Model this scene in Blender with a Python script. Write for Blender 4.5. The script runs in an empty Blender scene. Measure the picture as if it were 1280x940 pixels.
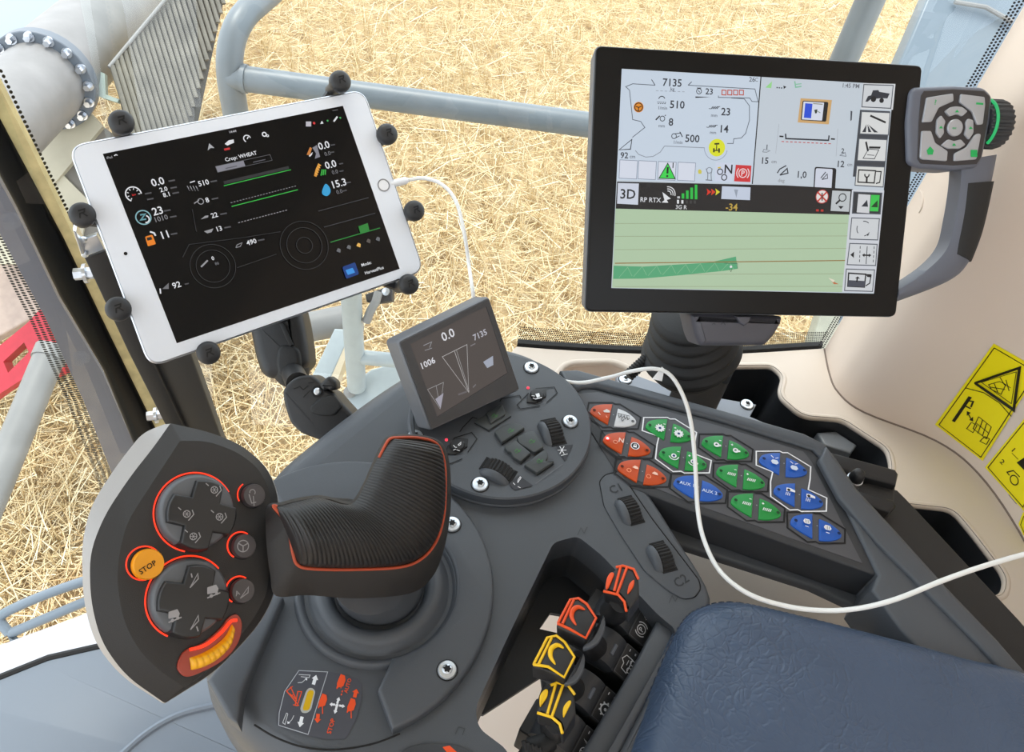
import bpy, math, random
import numpy as np
from mathutils import Matrix, Vector
random.seed(5); rng = np.random.default_rng(5)
SC = bpy.context.scene; COL = SC.collection
# ------------------------------------------------ camera, light, exposure
FPX = 1000.0
CAM = np.array([0.0, 0.0, 1.25])
_dn = np.array([(500-640)/FPX, -(1350-470)/FPX, -1.0]); _dn /= np.linalg.norm(_dn)
_up = -_dn; _fw = np.array([0, 0, -1.0]); _yv = _fw-_fw@_up*_up; _yv /= np.linalg.norm(_yv)
W = np.array([np.cross(_yv, _up), _yv, _up])            # camera space -> world space
cd = bpy.data.cameras.new('camera'); cam = bpy.data.objects.new('camera', cd); COL.objects.link(cam)
cd.sensor_width = 36; cd.lens = 36*FPX/1280; cd.clip_start = 0.01; cd.clip_end = 200
mw = Matrix(W.tolist()).to_4x4(); mw.translation = CAM.tolist(); cam.matrix_world = mw
SC.camera = cam
wd = bpy.data.worlds.new('world'); SC.world = wd; wd.use_nodes = True
bg = wd.node_tree.nodes['Background']; bg.inputs[0].default_value = (0.86, 0.93, 1.0, 1); bg.inputs[1].default_value = 2.6
sl = bpy.data.lights.new('sun', 'SUN'); sun = bpy.data.objects.new('sun', sl); COL.objects.link(sun)
sl.energy = 2.7; sl.angle = math.radians(20); sl.color = (1, 0.95, 0.86)
sun.rotation_euler = Vector((0.22, -0.30, -0.95)).to_track_quat('-Z', 'Y').to_euler()
SC.view_settings.view_transform = 'Standard'; SC.view_settings.look = 'None'
SC.view_settings.exposure = 0.12; SC.view_settings.gamma = 1; SC.view_settings.use_curve_mapping = False

# ------------------------------------------------ pixel rays and reference frames
def ray(x, y): return W@np.array([(x-640)/FPX, -(y-470)/FPX, -1.0])
def onz(x, y, z): r = ray(x, y); return CAM+r*((z-CAM[2])/r[2])
def ony(x, y, Y): r = ray(x, y); return CAM+r*(Y/r[1])
def pz(x, y, Z): return CAM+ray(x, y)*Z
def depth(P): return float(-(W.T@(np.asarray(P)-CAM))[2])
def nrm(v): v = np.asarray(v, float); return v/np.linalg.norm(v)
class Fr:                                              # a plane with origin, two axes and a normal
    def __init__(s, o, x, y):
        s.o = np.asarray(o, float); s.x = nrm(x); y = np.asarray(y, float); s.y = nrm(y-y@s.x*s.x); s.n = np.cross(s.x, s.y)
    def px(s, x, y, w=0):
        r = ray(x, y); o = s.o+s.n*w; P = CAM+r*(((o-CAM)@s.n)/(r@s.n)); d = P-s.o
        return np.array([d@s.x, d@s.y])
    def P(s, u, v, w=0): return s.o+s.x*u+s.y*v+s.n*w
    def pp(s, x, y, w=0, at=0): u = s.px(x, y, at); return s.P(u[0], u[1], w)
    def off(s, w): return Fr(s.o+s.n*w, s.x, s.y)
class WallMap:                                         # a vertical wall swept along a plan curve
    def __init__(s, pts):
        s.p = np.array(pts, float); s.L = np.r_[0, np.cumsum(np.linalg.norm(np.diff(s.p, axis=0), axis=1))]
    def px(s, x, y, w=0):
        r = ray(x, y); best = None
        for i in range(len(s.p)-1):
            a, b = s.p[i], s.p[i+1]; e = b-a
            M = np.array([[r[0], -e[0]], [r[1], -e[1]]])
            if abs(np.linalg.det(M)) < 1e-12: continue
            t, q = np.linalg.solve(M, a-CAM[:2])
            if t > 0 and -1e-6 <= q <= 1+1e-6 and (best is None or t < best[0]): best = (t, s.L[i]+q*(s.L[i+1]-s.L[i]))
        if best is None: return np.array([s.L[-1], 0.7])
        return np.array([best[1], CAM[2]+r[2]*best[0]])
    def P(s, u, v, w=0):
        i = int(np.clip(np.searchsorted(s.L, u)-1, 0, len(s.p)-2)); e = nrm(s.p[i+1]-s.p[i]); q = s.p[i]+e*(u-s.L[i])
        n = np.array([-e[1], e[0]])*-1
        return np.array([q[0]+n[0]*w, q[1]+n[1]*w, v])
def cr(pts, n=6, closed=True):                         # Catmull-Rom through the points
    p = np.array(pts, float); N = len(p); out = []
    for i in range(N if closed else N-1):
        if closed: a, b, c, d = p[i-1], p[i], p[(i+1) % N], p[(i+2) % N]
        else: a, b, c, d = p[max(i-1, 0)], p[i], p[i+1], p[min(i+2, N-1)]
        for k in range(n):
            t = k/n
            out.append(0.5*((2*b)+(c-a)*t+(2*a-5*b+4*c-d)*t*t+(3*b-a-3*c+d)*t**3))
    if not closed: out.append(p[-1])
    return np.array(out)
def area(p): p = np.asarray(p); x, y = p[:, 0], p[:, 1]; return 0.5*np.sum(x*np.roll(y, -1)-np.roll(x, -1)*y)
def ccw(p): p = np.asarray(p, float); return p if area(p) > 0 else p[::-1]
def inset(p, d):                                       # inward offset of a ccw polygon
    p = np.asarray(p, float); N = len(p); out = []
    for i in range(N):
        a = p[i]-p[i-1]; b = p[(i+1) % N]-p[i]
        la, lb = np.linalg.norm(a), np.linalg.norm(b)
        if la < 1e-9 or lb < 1e-9: out.append(p[i]); continue
        na = np.array([-a[1], a[0]])/la; nb = np.array([-b[1], b[0]])/lb
        m = na+nb; m /= max(np.linalg.norm(m), 1e-6); c = max(m@na, 0.45); out.append(p[i]+m*d/c)
    return np.array(out)
def fillet(pts, r, n=5):                               # rounded corners
    p = np.asarray(pts, float); N = len(p); out = []
    for i in range(N):
        a, b, c = p[i-1], p[i], p[(i+1) % N]; u, v = a-b, c-b; lu, lv = np.linalg.norm(u), np.linalg.norm(v)
        rr = r[i] if isinstance(r, (list, tuple)) else r
        k = min(rr, lu*0.45, lv*0.45); A = b+u/lu*k; B = b+v/lv*k
        for j in range(n+1):
            t = j/n; out.append((1-t)**2*A+2*t*(1-t)*b+t*t*B)
    return np.array(out)

# ------------------------------------------------ materials
def lin(c): 
    o = []
    for v in c[:3]:
        v /= 255.0; o.append(v/12.92 if v <= 0.04045 else ((v+0.055)/1.055)**2.4)
    return tuple(o)+(1.0,)
MATS = {}
def mat(name, rgb, rough=0.5, metal=0.0, bump=0, scale=400, mottle=0, emit=0, coat=0, spec=0.5, mscale=30, kind='NOISE', dist=0.001):
    if name in MATS: return MATS[name]
    m = bpy.data.materials.new(name); m.use_nodes = True; nt = m.node_tree; b = nt.nodes['Principled BSDF']
    b.inputs['Base Color'].default_value = lin(rgb); b.inputs['Roughness'].default_value = rough; b.inputs['Metallic'].default_value = metal
    b.inputs['Specular IOR Level'].default_value = spec; b.inputs['Coat Weight'].default_value = coat
    if emit:
        b.inputs['Base Color'].default_value = (0.01, 0.01, 0.01, 1)
        b.inputs['Emission Color'].default_value = lin(rgb); b.inputs['Emission Strength'].default_value = emit
    tc = nt.nodes.new('ShaderNodeTexCoord')
    if mottle:
        n = nt.nodes.new('ShaderNodeTexNoise'); n.inputs['Scale'].default_value = mscale; n.inputs['Detail'].default_value = 6
        nt.links.new(tc.outputs['Object'], n.inputs['Vector'])
        r = nt.nodes.new('ShaderNodeMapRange'); r.inputs[1].default_value = 0.3; r.inputs[2].default_value = 0.7
        r.inputs[3].default_value = 1-mottle; r.inputs[4].default_value = 1+mottle; nt.links.new(n.outputs[0], r.inputs[0])
        x = nt.nodes.new('ShaderNodeMix'); x.data_type = 'RGBA'; x.blend_type = 'MULTIPLY'; x.inputs[0].default_value = 1
        x.inputs[6].default_value = lin(rgb); nt.links.new(r.outputs[0], x.inputs[7]); nt.links.new(x.outputs[2], b.inputs['Base Color'])
    if bump:
        n = nt.nodes.new('ShaderNodeTexNoise' if kind == 'NOISE' else 'ShaderNodeTexVoronoi'); n.inputs['Scale'].default_value = scale
        if kind == 'NOISE': n.inputs['Detail'].default_value = 3
        else: n.feature = 'DISTANCE_TO_EDGE'
        nt.links.new(tc.outputs['Object'], n.inputs['Vector'])
        bp = nt.nodes.new('ShaderNodeBump'); bp.inputs['Strength'].default_value = bump; bp.inputs['Distance'].default_value = dist
        nt.links.new(n.outputs[0], bp.inputs['Height']); nt.links.new(bp.outputs[0], b.inputs['Normal'])
    MATS[name] = m; return m
def ink(rgb, e=0):                                     # flat print, or a lit screen colour
    rgb = tuple(int(v) for v in rgb)
    return mat(('screen_%d_%d_%d' if e else 'print_%d_%d_%d') % rgb, rgb, 0.45, emit=e, spec=0.3)
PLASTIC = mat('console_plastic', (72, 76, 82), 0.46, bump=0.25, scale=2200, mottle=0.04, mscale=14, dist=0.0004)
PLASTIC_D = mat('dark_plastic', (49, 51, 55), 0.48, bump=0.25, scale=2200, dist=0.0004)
PLASTIC_B = mat('black_plastic', (30, 30, 32), 0.5, bump=0.2, scale=1800, dist=0.0003)
HEAD = mat('joystick_plastic', (40, 38, 37), 0.6, bump=0.3, scale=2500, dist=0.0004)
HEAD_LIT = mat('joystick_plastic_lit_rim', (160, 157, 155), 0.55, bump=0.3, scale=2500, dist=0.0004)  # same joystick plastic, paler: side light on the rim put into the colour
RUBBER = mat('black_rubber', (26, 26, 27), 0.65, bump=0.2, scale=900)
GRIPR = mat('grip_rubber', (34, 33, 33), 0.45)
ORANGE = mat('orange_trim', (176, 72, 42), 0.5)
BEZEL = mat('black_bezel', (14, 13, 13), 0.35, spec=0.25)
GREYH = mat('grey_housing', (98, 100, 105), 0.5, bump=0.2, scale=2000, dist=0.0003)
SILVER = mat('zinc_metal', (200, 205, 212), 0.28, metal=1.0, bump=0.1, scale=300)
STEELB = mat('screw_metal', (215, 222, 230), 0.3, metal=0.8)
DARKHOLE = mat('dark_recess', (16, 16, 18), 0.8)
BEIGE = mat('beige_trim', (220, 204, 190), 0.6, bump=0.15, scale=1600, mottle=0.02, mscale=3, dist=0.0003)
BEIGE_L = mat('beige_ledge', (206, 194, 182), 0.55, bump=0.15, scale=1600, mottle=0.02, mscale=4, dist=0.0003)
GLOSSB = mat('gloss_black_paint', (8, 8, 10), 0.35, spec=0.12)
MATTB = mat('matt_black_paint', (24, 24, 26), 0.5)
RAILP = mat('grey_rail_paint', (106, 114, 120), 0.4, mottle=0.08, mscale=22)
BODYP = mat('machine_grey_paint', (122, 121, 119), 0.45, mottle=0.12, mscale=9)
BLUEP = mat('pale_blue_panel', (102, 114, 124), 0.35, mottle=0.06, mscale=4)
APRON = mat('dusty_rubber', (106, 102, 93), 0.75, mottle=0.25, mscale=12)
REDP = mat('red_paint', (176, 38, 52), 0.4, mottle=0.1)
COVER = mat('glossy_grey_cover', (122, 131, 143), 0.34, mottle=0.03, mscale=3)
WHITEP = mat('white_plastic', (232, 233, 236), 0.35)
CABLE = mat('white_cable', (226, 226, 224), 0.45)
def vinyl():
    m = mat('blue_vinyl', (64, 80, 104), 0.36, mottle=0.06, mscale=18); nt = m.node_tree; N = nt.nodes.new; Lk = nt.links.new
    tc = N('ShaderNodeTexCoord'); nz = N('ShaderNodeTexNoise'); nz.inputs['Scale'].default_value = 18; nz.inputs['Detail'].default_value = 4; Lk(tc.outputs['Object'], nz.inputs['Vector'])
    mx = N('ShaderNodeMix'); mx.data_type = 'RGBA'; mx.blend_type = 'LINEAR_LIGHT'; mx.inputs[0].default_value = 0.02; Lk(tc.outputs['Object'], mx.inputs[6]); Lk(nz.outputs['Color'], mx.inputs[7])
    hs = []
    for sc, wdt, amp in ((62, 0.10, 0.8), (170, 0.18, 0.6)):
        v = N('ShaderNodeTexVoronoi'); v.feature = 'DISTANCE_TO_EDGE'; v.inputs['Scale'].default_value = sc; Lk(mx.outputs[2], v.inputs['Vector'])
        r = N('ShaderNodeMapRange'); r.interpolation_type = 'SMOOTHSTEP'; r.inputs[2].default_value = wdt; r.inputs[4].default_value = amp; Lk(v.outputs['Distance'], r.inputs[0]); hs.append(r.outputs[0])
    k = N('ShaderNodeTexNoise'); k.inputs['Scale'].default_value = 14; Lk(tc.outputs['Object'], k.inputs['Vector']); kr = N('ShaderNodeMapRange'); kr.inputs[1].default_value = 0.25; kr.inputs[2].default_value = 0.62; Lk(k.outputs[0], kr.inputs[0])
    ad = N('ShaderNodeMath'); Lk(hs[0], ad.inputs[0]); Lk(hs[1], ad.inputs[1]); ml = N('ShaderNodeMath'); ml.operation = 'MULTIPLY'; Lk(ad.outputs[0], ml.inputs[0]); Lk(kr.outputs[0], ml.inputs[1])
    bp = N('ShaderNodeBump'); bp.inputs['Strength'].default_value = 0.75; bp.inputs['Distance'].default_value = 0.0006; Lk(ml.outputs[0], bp.inputs['Height']); Lk(bp.outputs[0], nt.nodes['Principled BSDF'].inputs['Normal']); return m
VINYL = vinyl()
GLASSB = mat('tablet_black_glass', (7, 7, 9), 0.12, spec=0.25)
ALU = mat('tablet_aluminium', (196, 198, 204), 0.3, metal=0.9)
STRAW = None

# ------------------------------------------------ mesh building
class MB:
    def __init__(s): s.v = []; s.f = []; s.m = []; s.mats = []; s.n = 0
    def mi(s, m):
        if m not in s.mats: s.mats.append(m)
        return s.mats.index(m)
    def add(s, vs, fs, m):
        b = s.n; s.v.extend([tuple(map(float, v)) for v in vs]); s.n += len(vs); k = s.mi(m)
        for f in fs: s.f.append([b+i for i in f]); s.m.append(k)
    def loft(s, rings, m, closed=True, cap0=True, cap1=True):
        n = len(rings[0]); vs = [p for r in rings for p in r]; fs = []
        for i in range(len(rings)-1):
            for j in range(n if closed else n-1):
                k = (j+1) % n; fs.append([i*n+j, i*n+k, (i+1)*n+k, (i+1)*n+j])
        if cap0 and closed: fs.append(list(range(n))[::-1])
        if cap1 and closed: fs.append([(len(rings)-1)*n+j for j in range(n)])
        s.add(vs, fs, m)
    def prism(s, fr, pts, w0, w1, m, b=0.0, seg=3, draft=0.0):   # pts in frame units; rounded top edge b
        p = ccw(pts); R = [[fr.P(*q, w0) for q in inset(p, -draft)]]
        if b > 0:
            for k in range(seg+1):
                a = k/seg*math.pi/2; R.append([fr.P(*q, w1-b+b*math.sin(a)) for q in inset(p, b*(1-math.cos(a)))])
        else: R.append([fr.P(*q, w1) for q in p])
        s.loft(R, m)
    def pprism(s, fr, pix, w0, w1, m, b=0.0, seg=3, r=0, draft=0.0):   # outline traced on the plane at w1
        p = [fr.px(x, y, w1) for x, y in pix]
        if r: p = fillet(p, r)
        s.prism(fr, p, w0, w1, m, b, seg, draft)
    def box(s, c, sx, sy, sz, m, fr=None):
        c = np.asarray(c, float); X, Y, Z = (fr.x, fr.y, fr.n) if fr else np.eye(3)
        vs = [c+X*a*sx/2+Y*b*sy/2+Z*d*sz/2 for d in (-1, 1) for a, b in ((-1, -1), (1, -1), (1, 1), (-1, 1))]
        s.add(vs, [[3, 2, 1, 0], [4, 5, 6, 7], [0, 1, 5, 4], [1, 2, 6, 5], [2, 3, 7, 6], [3, 0, 4, 7]], m)
    def tube(s, path, r, m, n=12, cap=True):
        p = [np.asarray(q, float) for q in path]; N = len(p); rs = r if hasattr(r, '__len__') else [r]*N
        t0 = nrm(p[1]-p[0]); a = np.array([0, 0, 1.0]) if abs(t0[2]) < 0.9 else np.array([1.0, 0, 0]); u = nrm(np.cross(t0, a)); R = []
        for i in range(N):
            t = nrm(p[min(i+1, N-1)]-p[max(i-1, 0)]); u = nrm(u-u@t*t); v = np.cross(t, u)
            R.append([p[i]+(u*math.cos(2*math.pi*k/n)+v*math.sin(2*math.pi*k/n))*rs[i] for k in range(n)])
        s.loft(R, m, True, cap, cap)
    def lathe(s, fr, prof, m, n=32, c=(0, 0), a0=0, a1=2*math.pi):   # prof: (r, w)
        full = abs(a1-a0-2*math.pi) < 1e-6; k = n if full else n+1
        R = [[fr.P(c[0]+r*math.cos(a0+(a1-a0)*j/n), c[1]+r*math.sin(a0+(a1-a0)*j/n), w) for j in range(k)] for r, w in prof]
        s.loft(R, m, full, full and prof[0][0] > 1e-6, full and prof[-1][0] > 1e-6)
    def sphere(s, c, r, m, n=16, sc=(1, 1, 1), fr=None):
        X, Y, Z = (fr.x, fr.y, fr.n) if fr else np.eye(3); c = np.asarray(c, float); h = n//2; R = []
        for i in range(h+1):
            t = math.pi*(i/h)*0.998+0.003; R.append([c+(X*math.sin(t)*math.cos(2*math.pi*j/n)*sc[0]+Y*math.sin(t)*math.sin(2*math.pi*j/n)*sc[1]-Z*math.cos(t)*sc[2])*r for j in range(n)])
        s.loft(R, m)
    def holed(s, fr, outer, holes, w0, w1, m):         # plate with holes, via a filled 2D curve
        cu = bpy.data.curves.new('tmp', 'CURVE'); cu.dimensions = '2D'; cu.fill_mode = 'BOTH'; cu.extrude = abs(w1-w0)/2
        for L in [outer]+holes:
            sp = cu.splines.new('POLY'); sp.points.add(len(L)-1); sp.use_cyclic_u = True
            for q, pt in zip(L, sp.points): pt.co = (q[0], q[1], 0, 1)
        ob = bpy.data.objects.new('tmp', cu); me = bpy.data.meshes.new_from_object(ob)
        wm = (w0+w1)/2; s.add([fr.P(v.co[0], v.co[1], wm+v.co[2]) for v in me.vertices], [list(p.vertices) for p in me.polygons], m)
        bpy.data.objects.remove(ob); bpy.data.curves.remove(cu); bpy.data.meshes.remove(me)
    def build(s, name, parent=None, sharp=38, bevel=0, smooth=True, kind=None, label=None):
        loc = world_loc(parent) if parent is not None else np.zeros(3)
        me = bpy.data.meshes.new(name); V = np.array(s.v)-loc
        me.from_pydata(V.tolist(), [], s.f)
        for m in s.mats: me.materials.append(m)
        me.polygons.foreach_set('material_index', s.m)
        if smooth:
            me.polygons.foreach_set('use_smooth', [True]*len(s.f)); me.set_sharp_from_angle(angle=math.radians(sharp))
        me.update(); o = bpy.data.objects.new(name, me); COL.objects.link(o)
        if parent is not None: o.parent = parent
        if bevel:
            b = o.modifiers.new('bevel', 'BEVEL'); b.width = bevel; b.segments = 2; b.limit_method = 'ANGLE'; b.angle_limit = math.radians(40)
        if kind: o['kind'] = kind
        if label: o['label'] = label
        return o
def world_loc(o):
    p = np.zeros(3)
    while o is not None: p = p+np.array(o.location); o = o.parent
    return p
def thing(name, label, cat, loc, group=None):
    o = bpy.data.objects.new(name, None); COL.objects.link(o); o.location = tuple(map(float, loc)); o.empty_display_size = 0.02
    o['label'] = label; o['category'] = cat
    if group: o['group'] = group
    return o
def tag(o, label, cat, group=None):
    o['label'] = label; o['category'] = cat
    if group: o['group'] = group
    return o
def struct(mb, name, **k): return mb.build(name, None, kind='structure', **k)

TXT = {}
def textmesh(st):
    if st not in TXT:
        cu = bpy.data.curves.new('t', 'FONT'); cu.body = st; cu.resolution_u = 2; cu.offset = 0.015; ob = bpy.data.objects.new('t', cu)
        me = bpy.data.meshes.new_from_object(ob); TXT[st] = ([tuple(v.co) for v in me.vertices], [list(p.vertices) for p in me.polygons])
        bpy.data.objects.remove(ob); bpy.data.curves.remove(cu); bpy.data.meshes.remove(me)
    return TXT[st]
class G:                                               # flat print or screen graphics on a frame, coordinates from the photo
    def __init__(s, fr, w=0.0002, e=0, local=False): s.rs = 1.0; s.fr = fr; s.mb = MB(); s.w = w; s.e = e; s.local = local
    def uv(s, x, y): return np.array([x, y], float) if s.local else s.fr.px(x, y)
    def k(s, x, y): return s.rs if s.local else depth(s.fr.P(*s.fr.px(x, y)))/FPX
    def up(s): s.w += 0.000012; return s.w
    def poly(s, pts, c, r=0):
        p = [s.uv(*q) for q in pts]
        if r: p = fillet(p, r*s.k(*pts[0]), 3)
        p = ccw(p); w = s.up(); s.mb.add([s.fr.P(*q, w) for q in p], [list(range(len(p)))], ink(c, s.e))
    def line(s, pts, wd, c, closed=False, dash=0):
        p = [s.uv(*q) for q in pts]; hw = wd*s.k(*pts[0])/2; w = s.up()
        if closed: p = p+[p[0]]
        if dash:
            for a, b in zip(p[:-1], p[1:]):
                L = np.linalg.norm(b-a); d = dash*s.k(*pts[0]); n = max(1, int(L/d/1.7))
                for i in range(n): s._seg(a+(b-a)*(i/n), a+(b-a)*((i+0.6)/n), hw, w, c)
            return
        P = np.array(p); N = len(P); A = []; B = []
        for i in range(N):
            a = P[i]-P[i-1] if i > 0 else (P[i]-P[-2] if closed else P[1]-P[0])
            b = P[i+1]-P[i] if i < N-1 else (P[1]-P[0] if closed else P[i]-P[i-1])
            if np.linalg.norm(a) < 1e-9: a = b
            if np.linalg.norm(b) < 1e-9: b = a
            na = nrm([-a[1], a[0]]); nb = nrm([-b[1], b[0]]); m = na+nb
            m = na if np.linalg.norm(m) < 1e-3 else nrm(m); k = hw/max(m@na, 0.5); A.append(P[i]+m*k); B.append(P[i]-m*k)
        vs = [s.fr.P(*q, w) for q in A]+[s.fr.P(*q, w) for q in B]
        s.mb.add(vs, [[N+i, N+i+1, i+1, i] for i in range(N-1)], ink(c, s.e))
    def _seg(s, a, b, hw, w, c):
        d = nrm(b-a); n = np.array([-d[1], d[0]])*hw
        s.mb.add([s.fr.P(*q, w) for q in (a-n, b-n, b+n, a+n)], [[0, 1, 2, 3]], ink(c, s.e))
    def disc(s, x, y, r, c, n=16, ry=None):
        k = s.k(x, y); o = s.uv(x, y); w = s.up(); ry = ry or r
        s.mb.add([s.fr.P(o[0]+math.cos(2*math.pi*i/n)*r*k, o[1]+math.sin(2*math.pi*i/n)*ry*k, w) for i in range(n)], [list(range(n))], ink(c, s.e))
    def ring(s, x, y, r, wd, c, n=24, a0=0, a1=360):
        k = s.k(x, y); o = s.uv(x, y); w = s.up(); vs = []
        for rr in (r-wd/2, r+wd/2):
            for i in range(n+1):
                a = math.radians(a0+(a1-a0)*i/n); vs.append(s.fr.P(o[0]+math.cos(a)*rr*k, o[1]+math.sin(a)*rr*k, w))
        s.mb.add(vs, [[i, i+1, n+2+i, n+1+i][::-1] for i in range(n)], ink(c, s.e))
    def rect(s, x0, y0, x1, y1, c): s.poly([(x0, y0), (x1, y0), (x1, y1), (x0, y1)], c)
    def text(s, st, x, y, h, c, ang=0, to=None, center=True):   # h = capital height; ang in the frame, or towards pixel `to`
        k = s.k(x, y); o = s.uv(x, y)
        if to is not None: d = s.uv(*to)-o; a = math.atan2(d[1], d[0])
        else: a = math.radians(ang)
        vs, fs = textmesh(st); sc = h*k/0.70; w = s.up(); ca, sa = math.cos(a), math.sin(a)
        xs = [v[0] for v in vs] or [0]; cx = (min(xs)+max(xs))/2 if center else 0; cy = 0.34
        s.mb.add([s.fr.P(o[0]+((v[0]-cx)*ca-(v[1]-cy)*sa)*sc, o[1]+((v[0]-cx)*sa+(v[1]-cy)*ca)*sc, w) for v in vs], fs, ink(c, s.e))
    def build(s, name, parent): return s.mb.build(name, parent, smooth=False)
def torx(fr, u, parent, r=0.0062, name='screw'):
    mb = MB(); c = tuple(u)
    mb.lathe(fr, [(r, 0), (r, 0.0012), (r*0.9, 0.0020), (r*0.55, 0.0022), (r*0.5, 0.0030), (r*0.42, 0.0033)], STEELB, 24, c)
    mb.lathe(fr, [(r*1.14, 0.00015), (r*1.0, 0.0003)], DARKHOLE, 24, c)
    st = [fr.P(c[0]+math.cos(a*math.pi/6)*r*(0.46 if a % 2 == 0 else 0.3), c[1]+math.sin(a*math.pi/6)*r*(0.46 if a % 2 == 0 else 0.3), 0.00345) for a in range(12)]
    mb.add(st, [list(range(12))], DARKHOLE)
    return mb.build(name, parent)
ZC = 0.73
FC = Fr((0, 0, ZC), (1, 0, 0), (0, 1, 0))
# ================================================ the field outside
GZ = -1.7
def straw_material():
    m = bpy.data.materials.new('straw'); m.use_nodes = True; nt = m.node_tree; b = nt.nodes['Principled BSDF']
    a = nt.nodes.new('ShaderNodeAttribute'); a.attribute_name = 'tint'
    r = nt.nodes.new('ShaderNodeValToRGB'); r.color_ramp.elements[0].color = lin((184, 152, 104)); r.color_ramp.elements[1].color = lin((243, 231, 200))
    e = r.color_ramp.elements.new(0.5); e.color = lin((226, 203, 158))
    nt.links.new(a.outputs['Fac'], r.inputs[0]); nt.links.new(r.outputs[0], b.inputs['Base Color']); b.inputs['Roughness'].default_value = 0.5
    return m
def ground_material():
    m = bpy.data.materials.new('stubble_soil'); m.use_nodes = True; nt = m.node_tree; b = nt.nodes['Principled BSDF']; b.inputs['Roughness'].default_value = 0.9
    tc = nt.nodes.new('ShaderNodeTexCoord'); n = nt.nodes.new('ShaderNodeTexNoise'); n.inputs['Scale'].default_value = 9; n.inputs['Detail'].default_value = 10
    r = nt.nodes.new('ShaderNodeValToRGB'); r.color_ramp.elements[0].position = 0.3; r.color_ramp.elements[0].color = lin((150, 126, 92)); r.color_ramp.elements[1].position = 0.65; r.color_ramp.elements[1].color = lin((205, 184, 146))
    nt.links.new(tc.outputs['Object'], n.inputs['Vector']); nt.links.new(n.outputs[0], r.inputs[0]); nt.links.new(r.outputs[0], b.inputs['Base Color'])
    return m
g = MB(); N = 24; gm = ground_material()
xs = np.linspace(-9, 9, N+1); ys = np.linspace(-3, 15, N+1)
g.add([(x, y, GZ+0.02*math.sin(x*2.1+y)+0.02*math.cos(y*1.7)-0.03) for y in ys for x in xs], [[j*(N+1)+i, j*(N+1)+i+1, (j+1)*(N+1)+i+1, (j+1)*(N+1)+i] for j in range(N) for i in range(N)], gm)
g.build('field_ground', kind='structure')
def straws(name, n, stand, label, cat):
    U = rng.random(n)
    P = np.zeros((n, 2)); cnt = 0; out = []
    while cnt < n:                                       # denser near the cab, where single straws show
        q = rng.random((n*2, 2)); x = -5.5+q[:, 0]*11; y = 0.6+q[:, 1]**1.35*9.5
        ok = (np.abs(x+0.1*y) < 2.2+0.62*y) & (rng.random(n*2) < (1.15-0.09*y))
        out.append(np.c_[x, y][ok]); cnt += ok.sum()
    P = np.concatenate(out)[:n]
    if stand:                                            # drilled rows
        th = 0.35; c, s = math.cos(th), math.sin(th); a = P@np.array([c, s]); b = P@np.array([-s, c])
        a = np.round(a/0.15)*0.15+rng.normal(0, 0.018, n); P = np.c_[a*c-b*s, a*s+b*c]
    az = rng.random(n)*2*np.pi
    if stand: el = np.pi/2-np.abs(rng.normal(0, 0.3, n)); L = 0.06+0.13*rng.random(n); z0 = np.full(n, GZ-0.02)
    else: el = rng.normal(0.05, 0.22, n); L = 0.05+0.30*rng.random(n)**1.6; z0 = GZ+0.0+0.07*rng.random(n)
    D = np.c_[np.cos(az)*np.cos(el), np.sin(az)*np.cos(el), np.sin(el)]
    A = np.c_[P, z0]; B = A+D*L[:, None]
    U1 = np.cross(D, np.array([0.3, 0.2, 1.0])*(0 if False else 1)+0*D); U1 /= np.linalg.norm(U1, axis=1)[:, None]+1e-9; V1 = np.cross(D, U1)
    R = (0.0016+0.0016*rng.random(n))[:, None]
    vs = np.zeros((n, 6, 3))
    for k in range(3):
        t = 2*np.pi*k/3; o = (U1*np.cos(t)+V1*np.sin(t))*R; vs[:, k] = A+o; vs[:, 3+k] = B+o
    base = (np.arange(n)*6)[:, None, None]; q = np.array([[0, 1, 4, 3], [1, 2, 5, 4], [2, 0, 3, 5]])[None]+base
    me = bpy.data.meshes.new(name); nf = n*3; me.vertices.add(n*6); me.vertices.foreach_set('co', vs.ravel())
    me.loops.add(nf*4); me.loops.foreach_set('vertex_index', q.ravel().astype(np.int32)); me.polygons.add(nf)
    me.polygons.foreach_set('loop_start', np.arange(nf, dtype=np.int32)*4); me.update(calc_edges=True)
    at = me.attributes.new('tint', 'FLOAT', 'FACE'); at.data.foreach_set('value', np.repeat(np.clip(rng.normal(0.55, 0.25, n), 0, 1), 3))
    me.materials.append(STRAW); o = bpy.data.objects.new(name, me); COL.objects.link(o); o['kind'] = 'stuff'; tag(o, label, cat)
STRAW = straw_material()
straws('loose_straw', 85000, False, 'pale yellow chopped straw lying loose all over the field outside', 'straw')
straws('standing_stubble', 42000, True, 'short upright stubble stalks standing in rows on the harvested field', 'stubble')

# ---- machine parts outside the glass
def zoff(px_, py_, Z): return pz(px_, py_, Z)
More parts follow.
